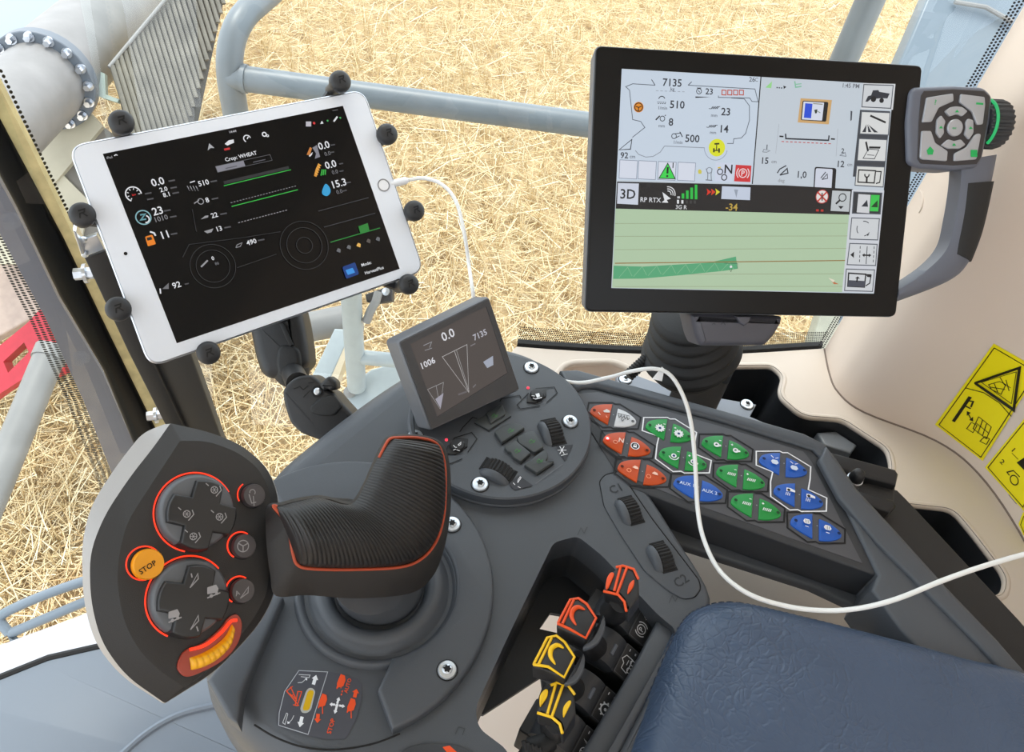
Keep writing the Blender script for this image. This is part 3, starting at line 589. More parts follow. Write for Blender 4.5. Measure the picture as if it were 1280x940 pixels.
def insv(p, d):
    o = []; N = len(p)
    for i in range(N):
        a = nrm(p[i]-p[i-1]); b = nrm(p[(i+1) % N]-p[i]); na = np.array([-a[1], a[0]]); nb = np.array([-b[1], b[0]]); m = nrm(na+nb); o.append(p[i]+m*d[i]/max(m@na, 0.5))
    return np.array(o)
wellpx = [(692, 678), (722, 670), (752, 694), (822, 768), (846, 788), (735, 985), (655, 1000), (634, 937), (598, 910), (594, 885), (640, 785)]
well = fillet(ccw([FC.px(*q) for q in wellpx]), [0.006]*2+[0.008]+[0.005]*8)
P0, B0 = bp[:, :2], bp[:, 2]
mb = MB(); top = insv(P0, B0); mb.holed(FC, top, [well], -0.028, 0.0, PLASTIC)
R = []
for k in range(9):
    a = math.pi/2*k/8; R.append([FC.P(*q, -b*1.25*(1-math.cos(a))) for q, b in zip(insv(P0, B0*(1-math.sin(a))), B0)])
R.append([FC.P(*q, -0.075) for q in P0]); mb.loft(R, PLASTIC, True, False, False)
mb.build('shell', ac, sharp=30)
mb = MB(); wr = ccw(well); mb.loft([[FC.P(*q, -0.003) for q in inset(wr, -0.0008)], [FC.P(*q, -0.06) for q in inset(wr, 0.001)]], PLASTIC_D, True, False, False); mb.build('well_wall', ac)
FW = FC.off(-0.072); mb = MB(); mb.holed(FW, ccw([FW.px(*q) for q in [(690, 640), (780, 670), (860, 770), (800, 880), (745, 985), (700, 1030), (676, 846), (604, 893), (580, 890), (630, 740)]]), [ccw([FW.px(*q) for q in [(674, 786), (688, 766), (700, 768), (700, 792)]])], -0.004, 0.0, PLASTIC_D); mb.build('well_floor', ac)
mb = MB(); mb.pprism(FC, [(258, 850), (298, 795), (344, 740), (354, 746), (302, 866), (298, 906), (284, 896)], -0.004, 0.010, PLASTIC, 0.003); mb.build('side_rib', ac)
mb = MB(); mb.box((0.10, 0.02, 0.40), 0.07, 0.10, 0.52, PLASTIC_B); mb.build('pedestal', ac, bevel=0.006)
# raised crescent platform with recess and boot seat around the joystick
RC = np.array([-0.0911, 0.2446]); RR = 0.102; QC = np.array([-0.0677, 0.2497]); QR = 0.0540
def ang(c, q): d = FC.px(*q)-c; return math.atan2(d[1], d[0])
a0 = ang(RC, (492, 916)); a1 = ang(RC, (338, 612))
if a1 < a0: a1 += 2*math.pi
outer = [RC+RR*np.array([math.cos(t), math.sin(t)]) for t in np.linspace(a0, a1, 48)]
b1 = ang(QC, (386, 690)); b0 = ang(QC, (494, 838))
if b1 < b0: b1 += 2*math.pi
inn = [QC+QR*np.array([math.cos(t), math.sin(t)]) for t in np.linspace(b1, b0, 40)]
cres = ccw(np.array(outer+inn+[FC.px(474, 868)]))
mb = MB(); mb.prism(FC, inset(cres, -0.001), -0.002, 0.008, PLASTIC, 0.003); mb.build('joystick_surround', ac, sharp=45)
mb = MB(); mb.lathe(FC, [(0.0575, 0.0003), (0.0560, 0.0040), (0.0540, 0.0046), (0.0520, 0.0030), (0.0505, -0.0002), (0.0470, 0.0006), (0.044, 0.006), (0.040, 0.0095), (0.036, 0.0095), (0.033, 0.006), (0.031, 0.0004)], PLASTIC, 64, tuple(QC)); mb.build('boot_ring', ac, sharp=60)
mb = MB(); mb.tube([FC.P(*FC.px(*q), 0.0) for q in cr([(318, 906), (345, 922), (380, 934), (420, 937), (465, 930), (500, 917)], 5, False)], 0.0006, DARKHOLE, 6); mb.build('seam', ac)
for q in ((565, 656), (559, 838)):
    f2 = FC.off(0.008); torx(f2, f2.px(*q), ac)
g = G(FC, 0.0004)
for q in ((728, 663), (842, 748)):
    x, y = q; g.line([(x-6, y+6), (x-2, y-3), (x+2, y+4), (x+6, y-4)], 1.0, (62, 65, 69))
x, y = 575, 913; g.line([(x-6, y+5), (x-2, y-4), (x+6, y-2), (x+3, y+6)], 1.0, (62, 65, 69)); g.build('moulded_marks', ac)
# direction sticker
st = zz([(410, 140), (705, 155), (740, 160), (900, 190), (1000, 225), (1040, 290), (1030, 450), (980, 620), (880, 810), (700, 820), (500, 780), (205, 690), (205, 560), (260, 360)], 320, 820, 7.83)
g = G(FC, 0.0004); DKS = (74, 76, 84); OR = (228, 82, 40); WH = (226, 230, 236)
g.poly(st, DKS, 3)
cz = lambda L: zz(L, 320, 820, 7.83)
g.line(cz([(420, 145), (702, 158), (510, 770), (222, 680), (228, 560), (280, 350)]), 0.9, (170, 176, 184), True)
yl = cz([(490, 345), (520, 312), (560, 318), (582, 350), (540, 530), (500, 562), (450, 560), (432, 520)]); g.poly(yl, (170, 172, 170), 3)
g.poly(cz([(505, 355), (525, 335), (560, 340), (568, 360), (525, 520), (505, 535), (465, 535), (458, 515)]), (206, 166, 20), 2)
def arrow(a, b, w, c):                                 # fat arrow between two photo points
    a, b = np.array(a, float), np.array(b, float); d = b-a; L = np.linalg.norm(d); d /= L; n = np.array([-d[1], d[0]]); h = a+d*L*0.55
    g.poly([tuple(q) for q in (a+n*w*0.5, h+n*w*0.5, h+n*w, b, h-n*w, h-n*w*0.5, a-n*w*0.5)], c)
arrow(cz([(562, 282)])[0], cz([(590, 188)])[0], 4.2, WH); arrow(cz([(452, 596)])[0], cz([(428, 700)])[0], 4.2, WH)
for l in ([(360, 300), (300, 345), (380, 440), (420, 490)], [(340, 305), (400, 440)], [(385, 480), (410, 350), (448, 352), (405, 490), (365, 480)], [(330, 370), (395, 430)], [(345, 395), (365, 380)]): g.line(cz(l), 1.1, OR)
for l in ([(410, 265), (450, 262), (490, 228)], [(420, 185), (530, 190), (520, 215), (440, 205)], [(300, 560), (262, 655), (285, 672), (312, 570), (300, 560)], [(372, 585), (350, 630), (315, 660)]): g.line(cz(l), 0.9, (190, 195, 202))
g.poly(cz([(478, 225), (503, 218), (500, 245)]), WH); g.poly(cz([(308, 640), (335, 660), (310, 668)]), WH)
for (a, b) in (((795, 470), (815, 405)), ((790, 500), (770, 570)), ((775, 480), (720, 475)), ((815, 488), (872, 498))): arrow(cz([a])[0], cz([b])[0], 2.6, WH)
g.disc(*cz([(793, 487)])[0], 2.0, WH)
for o in ((835, 250), (655, 440), (935, 485)):
    x, y = o; g.poly(cz([(x-5, y-70), (x+35, y-55), (x+42, y-10), (x+20, y+50), (x-40, y+65), (x-42, y+20)]), OR); g.line(cz([(x-5, y+40), (x-2, y+130 if o[0] != 835 else y+70)]), 1.2, OR); g.line(cz([(x-38, y+50), (x-42, y+75)]), 1.4, OR)
arrow(cz([(610, 570)])[0], cz([(600, 660)])[0], 4.4, OR); arrow(cz([(965, 410)])[0], cz([(985, 325)])[0], 4.4, OR)
g.text('STOP', *cz([(735, 690)])[0], 5.4, OR, to=cz([(765, 590)])[0]); g.text('AUTO', *cz([(898, 295)])[0], 4.6, OR, to=cz([(915, 240)])[0]); g.line(cz([(835, 390), (850, 330)]), 1.6, OR, dash=2)
g.build('direction_sticker', ac)
# small panel at the bottom edge
mb = MB(); mb.pprism(FC, [(500, 940), (512, 933), (530, 929), (572, 931), (600, 945), (640, 1010), (520, 1010)], -0.002, 0.0018, PLASTIC_D, 0.0006); mb.build('lower_cover', ac)
g = G(FC.off(0.0018), 0.0002); g.poly([(553, 934), (562, 932), (572, 941), (560, 942)], OR, 1); g.build('red_symbol', ac)
# CONSOLE thumbwheel plate C1 / C2
cpl = zz([(742, 165), (770, 132), (842, 115), (862, 148), (1000, 350), (1228, 648), (1236, 690), (1205, 732), (1150, 738), (1080, 698), (962, 600), (850, 430), (765, 285)], 560, 560, 3.916)
mb = MB(); mb.pprism(FC, cpl, -0.002, 0.0012, PLASTIC, 0.0005, r=0.003); mb.build('thumbwheel_plate', ac)
mb = MB(); pp_ = fillet(ccw([FC.px(*q) for q in cpl]), 0.003); mb.tube([FC.P(*q, 0.0002) for q in list(pp_)+[pp_[0]]], 0.0007, DARKHOLE, 6, cap=False); mb.build('plate_gap', ac)
g = G(FC.off(0.0012), 0.0003)
g.text('C1', 769, 611, 11, (50, 52, 55), to=(790, 604)); g.text('C2', 851, 726, 12, (50, 52, 55), to=(870, 714)); g.build('moulded_numbers', ac)
def thumbwheel(fr, cpx, axpx, width, parent, r=0.014, sink=0.0075, name='thumbwheel'):
    c = fr.px(*cpx); a = nrm(fr.px(cpx[0]+axpx[0], cpx[1]+axpx[1])-c); ax = fr.x*a[0]+fr.y*a[1]; o = fr.P(*c, -sink)
    wf = Fr(o, fr.n, np.cross(ax, fr.n)); wf.n = ax       # wheel disc plane, axis ax
    mb = MB(); nt_ = 30; prof = []
    for i in range(nt_*4):
        t = 2*math.pi*i/(nt_*4); rr = r if (i % 4) < 2 else r*0.925; prof.append((rr*math.cos(t), rr*math.sin(t)))
    def ring(s, w): return [wf.o+wf.x*x*s+wf.y*y*s+ax*w for x, y in prof]
    mb.loft([ring(0.93, -width/2), ring(1, -width/2+0.0008), ring(1, width/2-0.0008), ring(0.93, width/2)], RUBBER)
    w_ = mb.build(name, parent, sharp=25)
    mb = MB()                                           # smooth cheek on the near side
    cir = [(r*0.99*math.cos(2*math.pi*i/40), r*0.99*math.sin(2*math.pi*i/40)) for i in range(40)]
    sg = -1
    mb.loft([[wf.o+wf.x*x*k+wf.y*y*k+ax*(sg*(width/2+w)) for x, y in cir] for k, w in ((1, 0.0002), (1, 0.002), (0.93, 0.004), (0.8, 0.0055))], PLASTIC)
    mb.build('wheel_cheek', w_, sharp=60)
    mb = MB(); L = math.sqrt(max(r*r-sink*sink, 1e-6))*1.08; d = np.array([-a[1], a[0]])
    P = [c+a*sx*(width/2+0.0008)+d*sy*L for sx, sy in ((-1, -1), (1, -1), (1, 1), (-1, 1))]
    mb.prism(fr, P, 0.0, 0.00035, DARKHOLE); mb.build('wheel_slot', w_)
fcp = FC.off(0.0012)
thumbwheel(fcp, (789, 638), (65, -17), 0.0105, ac); thumbwheel(fcp, (829, 696), (65, -17), 0.0105, ac)

# ---- carrier arm and button panel
cf = thing('panel_carrier', 'grey carrier arm framing the coloured button panel, running back to the right', 'arm', (0.29, 0.38, 0.66))
mb = MB(); mb.pprism(FC.off(0.004), [(700, 462), (722, 461), (800, 483), (940, 522), (1006, 541), (1032, 554), (1046, 572), (1073, 611), (1123, 665), (1189, 738), (1248, 799), (1300, 860), (1240, 880), (1150, 812), (1128, 788), (1090, 737), (1098, 718), (1028, 572), (1018, 561), (900, 524), (790, 493), (745, 482), (728, 484), (714, 492)], -0.05, 0, PLASTIC, 0.003); mb.build('frame', cf)
mb = MB(); mb.pprism(FC.off(0.008), [(1033, 556), (1045, 573), (1072, 612), (1122, 666), (1188, 739), (1247, 799), (1300, 858), (1272, 858), (1222, 802), (1164, 744), (1100, 680), (1050, 622), (1024, 574)], -0.006, 0, PLASTIC, 0.003); mb.build('raised_edge', cf)
mb = MB(); mb.pprism(FC.off(-0.034), [(800, 620), (860, 652), (1086, 728), (1102, 724), (1160, 815), (1100, 790), (1082, 776), (1063, 756), (1014, 733), (860, 684), (800, 662)], -0.008, 0, PLASTIC, 0.003); mb.build('lower_beam', cf)
mb = MB(); mb.box((0.42, 0.16, 0.64), 0.05, 0.10, 0.10, PLASTIC_D); mb.build('rear_bracket', cf, bevel=0.005)
bpn = thing('button_panel', 'slanted charcoal keypad panel of orange, green and blue paired keys', 'keypad', FC.pp(930, 600, -0.02))
PT = FC.off(0.001)
pout = [(700, 480), (745, 486), (900, 527), (1014, 562), (1026, 574), (1097, 718), (1090, 717), (862, 637), (780, 606)]
mb = MB(); mb.pprism(PT, pout, -0.034, 0, PLASTIC_D, 0.002, draft=-0.0); mb.build('tray', bpn)
mb = MB(); mb.pprism(PT, [(720, 492), (748, 490), (898, 532), (1004, 564), (1014, 576), (1078, 704), (868, 630), (796, 600)], -0.002, 0.0005, mat('keypad_foil', (76, 77, 82), 0.5, bump=0.15, scale=2500, dist=0.0003), 0.0003); mb.build('foil', bpn)
PK = PT.off(0.0005)
base = np.array([766., 520.]); bu = PK.px(*base)
def tmpl(L): return np.array([PK.px(base[0]+x, base[1]+y)-bu for x, y in L])
KL = tmpl([(-28.5, -5.7), (-24, -11.3), (-13.3, -13.7), (-.6, -13.9), (-6.4, 11.4), (-18, 4.7), (-27, -1.7)]); KR = tmpl([(6.2, -8.6), (17, -4), (25.8, 2.8), (29, 7.9), (25.8, 11.9), (13.8, 14.3), (1.2, 13.5)])
HX = tmpl([(-30, -16.5), (-.5, -16.5), (3, -14.6), (9, -14.6), (35, 2), (31.5, 16.3), (1, 16.3), (-3, 14.2), (-12.6, 14.5), (-33, -.5)])
dotL, dotR = tmpl([(-23.5, -6)])[0], tmpl([(24.5, 8)])[0]; gap = tmpl([(0.3, 0)])[0]; icL, icR = tmpl([(-11, -3)])[0], tmpl([(12, 4)])[0]
kx = nrm(tmpl([(28, 7)])[0]); kang = math.degrees(math.atan2(kx[1], kx[0]))
KC = {'o': (190, 70, 12), 'w': (206, 208, 212), 'g': (24, 142, 62), 'b': (24, 86, 178)}
g = G(PK, 0.0016, local=True); MM = 0.001
BLK = (20, 20, 22); WHT = (228, 230, 234)
def hexo(cs, c, wd):                                   # printed outline, round one pair or two joined pairs
    if len(cs) == 1: g.line([tuple(q+cs[0]) for q in HX], wd, c, True)
    else:
        a, b = cs; A = [a+HX[i] for i in (9, 0, 1, 2, 3, 4, 5)]; B = [b+HX[i] for i in (4, 5, 6, 7, 8, 9, 0)]
        g.line([tuple(q) for q in A+[a*0.45+b*0.55+HX[5]*0.5+HX[4]*0.12]+B+[a*0.55+b*0.45+HX[0]*0.5+HX[9]*0.12]], wd, c, True)
pairs = [((766, 520), 'ow'), ((783, 556), 'oo'), ((802, 591), 'oo'), ((835.5, 539), 'gg'), ((853, 574), 'gg'), ((872, 611), 'bb'), ((906, 560), 'gg'), ((925, 597), 'gg'), ((944, 634), 'gg'), ((978, 582), 'bb'), ((997, 621), 'bb'), ((1019, 660), 'bb')]
C_ = [PK.px(*p) for p, _ in pairs]
g.w = 0.0003
for i in (0, 1, 2, 5, 6, 7, 8, 11): hexo([C_[i]], BLK, 0.0014)
hexo([C_[3], C_[4]], WHT, 0.0011); hexo([C_[9], C_[10]], WHT, 0.0011)
g.w = 0.0017; g.rs = 1.3
for i, ((p, cc), c) in enumerate(zip(pairs, C_)):
    for j, (T, col, dt) in enumerate(((KL, cc[0], dotL), (KR, cc[1], dotR))):
        mb = MB(); V_ = c+T; q = np.array(list(cr(V_[[4, 5, 6, 0, 1, 2, 3]] if j == 0 else V_, 5, False)))
        mb.prism(PK, q, -0.0002, 0.0012, mat('key_'+col, KC[col], 0.4, bump=0.1, scale=2000, dist=0.0003), 0.0006, 2); mb.build('key', bpn)
        g.disc(*(c+dt), 0.00105, tuple(int(v*0.45) for v in KC[col]))
    g.disc(*(c+gap), 0.0004, (150, 152, 158), 8)
    a, b = c+icL, c+icR
    def rot2(o, L): return [tuple(o+kx*x*MM*1.25+np.array([-kx[1], kx[0]])*y*MM*1.25) for x, y in L]
    if i == 0:
        g.poly(rot2(a, [(-1, 1), (1, 3.4), (3.4, 2.6), (3.6, 1), (0, 0)]), (214, 206, 200)); g.line(rot2(a, [(-4, -1), (-2.4, -3)]), 0.0007, (214, 190, 170)); g.line(rot2(a, [(1.5, -2.5), (2.6, -4)]), 0.0007, (230, 150, 120))
        for x in (-3.5, -1.5, 0.5, 2.5): g.line(rot2(b, [(x, 2.5), (x+1, -0.5), (x+2, 1.5)]), 0.0004, BLK)
        g.line(rot2(b, [(-4, 3), (4.4, 3)]), 0.0004, BLK); g.line(rot2(b, [(-1, -1), (0, -3), (1, -1)]), 0.0004, BLK)
    elif i == 1:
        g.text('N', *rot2(a, [(2.2, 1.3)])[0], 0.0034, (236, 214, 200), kang); g.ring(*rot2(a, [(-1.4, -1.2)])[0], 0.0013, 0.0004, (240, 170, 140))
        g.disc(*rot2(b, [(-1.2, 0.4)])[0], 0.0029, WHT); g.disc(*rot2(b, [(-1.2, 0.4)])[0], 0.0023, BLK); g.rect(*rot2(b, [(-2.3, -1)])[0], *rot2(b, [(-0.1, 0.8)])[0], WHT); g.ring(*rot2(b, [(-1.2, 1.0)])[0], 0.0008, 0.0004, WHT)
    elif i == 2:
        for o in (a, b): g.poly(rot2(o, [(-0.5, 1.2), (1, 3), (3, 2.4), (3.6, 0.8), (1.6, 0.6)]), (236, 196, 176)); g.ring(*rot2(o, [(-2.2, -1.8)])[0], 0.0013, 0.0004, (244, 160, 120))
    elif i in (3, 4):
        for o, sgn in ((a, '-'), (b, '+')):
            m = rot2(o, [(0, -0.6)])[0]; g.disc(*m, 0.0026 if i == 3 else 0.0017, WHT, 20); g.disc(*m, 0.0009, (20, 60, 110))
            if i == 3:
                for k in range(10): t = k*math.pi/5; g.disc(m[0]+math.cos(t)*0.0037, m[1]+math.sin(t)*0.0037, 0.0005, WHT, 6)
            else: g.ring(*m, 0.0030, 0.0006, WHT, 14, 190, 350)
            q = rot2(o, [(2.6, 3.6) if sgn == '-' else (-2.8, 3.4)])[0]; g.line([tuple(np.array(q)-kx*0.0009), tuple(np.array(q)+kx*0.0009)], 0.0005, WHT)
            if sgn == '+': ny = np.array([-kx[1], kx[0]]); g.line([tuple(np.array(q)-ny*0.0009), tuple(np.array(q)+ny*0.0009)], 0.0005, WHT)
    elif i == 5:
        g.text('AUX 1', *rot2(a, [(-1.5, 0)])[0], 0.0023, (200, 214, 232), kang); g.text('AUX 2', *rot2(b, [(0.5, -0.6)])[0], 0.0023, (200, 214, 232), kang)
    elif i in (6, 7, 8):
        for o, sgn in ((a, '-'), (b, '+')):
            m = rot2(o, [(0, -0.8)])[0]
            if i == 6: g.disc(*m, 0.0019, WHT); g.disc(*m, 0.0008, (20, 90, 60)); g.line(rot2(o, [(0, -1.8), (3, -0.6)]), 0.0013, WHT)
            else:
                for x in range(5): g.line(rot2(o, [(-2.6+x*1.1, -1.8), (-1.8+x*1.1, 0.4)]), 0.0005, WHT)
            q = rot2(o, [(2.2, 3.4) if sgn == '-' else (-2.6, 3.2)])[0]; g.line([tuple(np.array(q)-kx*0.0009), tuple(np.array(q)+kx*0.0009)], 0.0005, WHT)
            if sgn == '+': ny = np.array([-kx[1], kx[0]]); g.line([tuple(np.array(q)-ny*0.0009), tuple(np.array(q)+ny*0.0009)], 0.0005, WHT)
    elif i == 9:
        for o in (a, b): g.poly(rot2(o, [(-2.4, -0.6), (-1.4, -2.4), (1.4, -2.6), (2.8, -1), (1.8, 1), (-1.2, 1)]), (206, 216, 232), 0); g.line(rot2(o, [(-2.4, 4), (-0.6, 2.4)]), 0.0005, WHT); g.line(rot2(o, [(0.6, 2.4), (2.6, 3.4)]), 0.0005, WHT)
    elif i == 10:
        for o in (a, b):
            g.poly(rot2(o, [(-2, 3), (0.6, 3.2), (3.6, 2.2), (3.6, 0.6), (1, 0.8), (-2, 0)]), WHT); g.disc(*rot2(o, [(-0.5, 1.5)])[0], 0.0010, BLK)
            for x in (-2, -0.9, 0.2): g.line(rot2(o, [(x, -0.6), (x-0.4, -3)]), 0.0004, WHT)
    else:
        for o in (a, b):
            g.poly(rot2(o, [(-2.4, 1), (-1.4, 3), (1.4, 3), (2.4, 1), (1.4, -0.4), (-1.4, -0.4)]), WHT)
            for x in (-1, 0, 1): g.line(rot2(o, [(x, 0), (x, 2.4)]), 0.0003, BLK)
            g.line(rot2(o, [(-1.2, -2.4), (1, -2.6)]), 0.0005, WHT)
g.build('printed_symbols', bpn)
g = G(PK, 0.0022, e=1.6, local=True); c = C_[1]+dotL; g.disc(*c, 0.0020, (255, 50, 50)); g.disc(*c, 0.0012, (255, 225, 225)); g.build('key_light', bpn)

# ================================================ round control pod
FP = FC.off(0.012); PCc = np.array([-0.0035, 0.4035]); PRr = 0.0745
pod = thing('control_pod', 'round charcoal control pod with tilted small display, keys and thumbwheels', 'control pod', (PCc[0], PCc[1], ZC))
mb = MB(); mb.lathe(FP, [(PRr+0.0008, -0.0125), (PRr+0.0008, -0.010), (PRr, -0.0090), (PRr, -0.0012), (PRr-0.0012, 0), (0, 0)], PLASTIC, 96, tuple(PCc)); mb.build('disc', pod)
mb = MB(); mb.lathe(FP, [(PRr-0.0005, -0.003), (PRr, 0.003), (PRr-0.0015, 0.0045), (PRr-0.004, 0.0045), (PRr-0.005, 0.0005)], PLASTIC, 40, tuple(PCc), math.radians(110), math.radians(232)); mb.build('rim', pod)
for q in ((600, 606), (712.5, 527.5), (664, 460), (519, 546)): torx(FP, FP.px(*q), pod)
cz = lambda L: zz(L, 480, 440, 4.7)
KEYM = mat('pod_key_rubber', (62, 66, 68), 0.5)
for L in ([(600, 372), (692, 318), (714, 378), (624, 434)], [(645, 482), (700, 446), (745, 430), (792, 436), (826, 458), (690, 545)], [(778, 512), (838, 482), (880, 478), (938, 570), (880, 604), (790, 548)],
          [(702, 572), (770, 532), (860, 606), (800, 658), (757, 632), (745, 602), (725, 598)], [(820, 676), (935, 588), (958, 604), (962, 632), (944, 655), (1000, 656), (895, 724)]):
    mb = MB(); p = [FP.px(*q) for q in cz(L)]; mb.prism(FP, fillet(p, 0.0015, 3), -0.001, 0.0035, KEYM, 0.0008, draft=0.0); k_ = mb.build('key', pod)
mb = MB(); p = [FP.px(*q) for q in cz([(530, 416), (600, 370), (690, 325), (745, 380), (615, 464)])]; mb.prism(FP, p, -0.001, 0.0014, KEYM, 0.0004); mb.build('key_base', pod)
FPt = FP.off(0.0004); g = G(FPt, 0.0002)
for L in ([(445, 470), (462, 445), (520, 385), (548, 392)], [(680, 292), (690, 276), (795, 255), (806, 272)], [(530, 418), (615, 466), (745, 380)], [(692, 548), (826, 458)], [(882, 608), (940, 572)], [(802, 662), (862, 608)], [(897, 728), (1000, 658)], [(404, 520), (415, 505), (515, 474), (546, 512), (492, 590)], [(352, 610), (372, 556), (350, 625), (362, 668), (460, 628)], [(890, 216), (1000, 207), (1018, 242), (955, 298)], [(850, 242), (782, 312), (800, 336), (916, 318)]): g.line(cz(L), 1.3, (18, 18, 20))
g.poly(cz([(1010, 555), (1110, 545), (1062, 642)]), (54, 55, 60)); g.poly(cz([(735, 775), (790, 725), (876, 786), (765, 812)]), (54, 55, 60))
for k in range(3):
    a = k*math.pi/3; x, y = 1045, 578; g.line(cz([(x-26*math.cos(a), y-26*math.sin(a)), (x+26*math.cos(a), y+26*math.sin(a))]), 0.9, WHT)
g.line(cz([(1040, 610), (1078, 600)]), 0.8, WHT); g.line(cz([(785, 770), (805, 740), (800, 735), (788, 752), (785, 770)]), 0.9, WHT); g.line(cz([(770, 782), (758, 770)]), 0.9, WHT); g.line(cz([(786, 792), (802, 800)]), 0.9, WHT)
g.line(cz([(890, 775), (1050, 660)]), 0.6, (104, 106, 110)); g.build('printed_marks', pod)
g = G(FP.off(0.0035), 0.0002)
for x, y in ((650, 375), (745, 460), (870, 525), (785, 580), (915, 640)):
    g.line(cz([(x-18, y+6), (x-4, y-10), (x+8, y+4), (x+20, y-8)]), 0.9, (64, 120, 60)); g.line(cz([(x-14, y+14), (x+16, y+4)]), 0.8, (64, 120, 60))
g.build('key_symbols', pod)
for (x, y), ic in (((430, 558), 0), ((897, 262), 1)):
    q = cz([(x, y)])[0]; mb = MB(); c = FP.px(*q); ax = nrm(FP.px(q[0]+12, q[1]-8)-c)
    L = [(0.0115, 0), (0.006, 0.0052), (-0.006, 0.0052), (-0.0115, 0), (-0.006, -0.0052), (0.006, -0.0052)]
    ay = np.array([-ax[1], ax[0]]); mb.prism(FP, [c+ax*u+ay*v for u, v in L], -0.001, 0.0015, PLASTIC_B, 0.0005)
    mb.lathe(FP, [(0.0058, 0), (0.0058, 0.003), (0.0052, 0.0042), (0.003, 0.0046), (0, 0.0047)], PLASTIC_B, 24, tuple(c)); r_ = mb.build('rocker_key', pod)
    g = G(FP.off(0.0047), 0.0003)
    if ic == 0: g.line(cz([(x-22, y-10), (x-14, y+2), (x-2, y+4)]), 0.9, WHT); g.line(cz([(x+4, y-10), (x+22, y-28), (x+20, y-14), (x+8, y-6)]), 0.9, WHT); g.line(cz([(x-24, y+20), (x-8, y+14)]), 0.9, WHT); g.line(cz([(x-4, y+18), (x+16, y+24)]), 0.9, WHT)
    else: g.poly(cz([(x-8, y-14), (x+14, y-20), (x+20, y), (x+2, y+8)]), WHT); g.line(cz([(x-30, y-4), (x-12, y-2)]), 0.9, WHT); g.line(cz([(x-8, y+16), (x+30, y+6)]), 1.2, WHT); g.line(cz([(x-22, y+10), (x-8, y+16)]), 0.9, WHT)
    g.build('printed_symbol', r_)
for q in ((558, 550), (660, 485)):
    mb = MB(); mb.lathe(FP, [(0.0012, 0), (0.0012, 0.0006), (0, 0.0009)], ink((255, 60, 80), 1.5), 12, FP.px(*q)); mb.build('status_light', pod)
thumbwheel(FP, (623, 588), (45*0.9, -70*0.9), 0.0115, pod, r=0.0150, sink=0.008); thumbwheel(FP, (692, 540), (105, -22), 0.0115, pod, r=0.0150, sink=0.008)
# tilted display housing on the pod
DX = nrm([0.717, 0.697, 0]); DY = nrm([-0.448, 0.460, 0.767]); FD = Fr([-0.0235, 0.3991, 0.757], DX, DY)
dh = [(481, 424), (486, 418), (606, 362), (614, 364), (618, 372), (652, 484), (650, 492), (538, 541), (528, 540)]
inner = [(496, 426), (500, 421), (608, 371), (614, 375), (651, 486), (540, 538)]
mb = MB(); sc = fillet(ccw([FD.px(*q) for q in [(497, 427), (611, 371), (650, 487), (538, 538)]]), 0.003)
pb = fillet(ccw([FD.px(*q, -0.008) for q in dh]), 0.002)
R = [[FD.P(*q, -0.026) for q in inset(sc, 0.004)], [FD.P(*q, -0.020) for q in inset(sc, -0.001)], [FD.P(*q, -0.003) for q in inset(sc, -0.0008)], [FD.P(*q, -0.001) for q in inset(sc, -0.0002)], [FD.P(*q, 0) for q in inset(sc, 0.0006)]]
mb.loft(R, GREYH); hs = mb.build('display_housing', pod)
scr = [(512, 430), (607, 383), (634, 466), (546, 521)]
mb = MB(); p_in = ccw([FD.px(*q) for q in scr]); mb.holed(FD, inset(sc, 0.0012), [p_in], 0.0, 0.0012, mat('display_bezel', (64, 64, 67), 0.5, bump=0.2, scale=2000, dist=0.0003)); mb.build('display_bezel', pod, bevel=0.0005)
g = G(FD, 0.0004, e=1.0); g.poly(scr, (72, 66, 64)); b = mat('pod_screen_glass', (30, 28, 28), 0.25)
LG_ = (206, 206, 212); cz = lambda L: zz(L, 460, 340, 3.916); D0 = (510, 450); 
def along(x, y): q = cz([(x, y)])[0]; return (q[0]+19, q[1]-9.4)
g.text('0.0', *cz([(390, 307)])[0], 11, LG_, to=along(390, 307)); g.text('7135', *cz([(547, 307)])[0], 7.4, (176, 176, 186), to=along(547, 307)); g.text('1006', *cz([(293, 445)])[0], 7.8, LG_, to=along(293, 445))
g.line(cz([(362, 415), (483, 355), (492, 590)]), 0.7, (170, 168, 168), True); g.line(cz([(422, 388), (490, 585)]), 0.7, (170, 168, 168)); g.line(cz([(432, 384), (494, 585)]), 0.6, (150, 150, 150))
g.line(cz([(290, 575), (368, 540), (352, 670)]), 0.6, (150, 150, 152), True); g.line(cz([(332, 556), (345, 625)]), 0.6, (150, 150, 152)); g.poly(cz([(328, 622), (368, 592), (354, 668)]), (150, 148, 160))
g.poly(cz([(562, 440), (610, 410), (612, 455), (582, 470)]), (150, 156, 170)); g.line(cz([(270, 360), (310, 342), (300, 370)]), 1.0, (140, 140, 146)); g.line(cz([(276, 384), (312, 372)]), 0.8, (140, 140, 146)); g.line(cz([(500, 362), (524, 350)]), 1.2, (120, 118, 122)); g.line(cz([(440, 600), (482, 585)]), 2.2, (96, 92, 96)); g.line(cz([(512, 565), (526, 550)]), 1.5, (110, 108, 112))
sc_ = g.build('display_screen', pod)
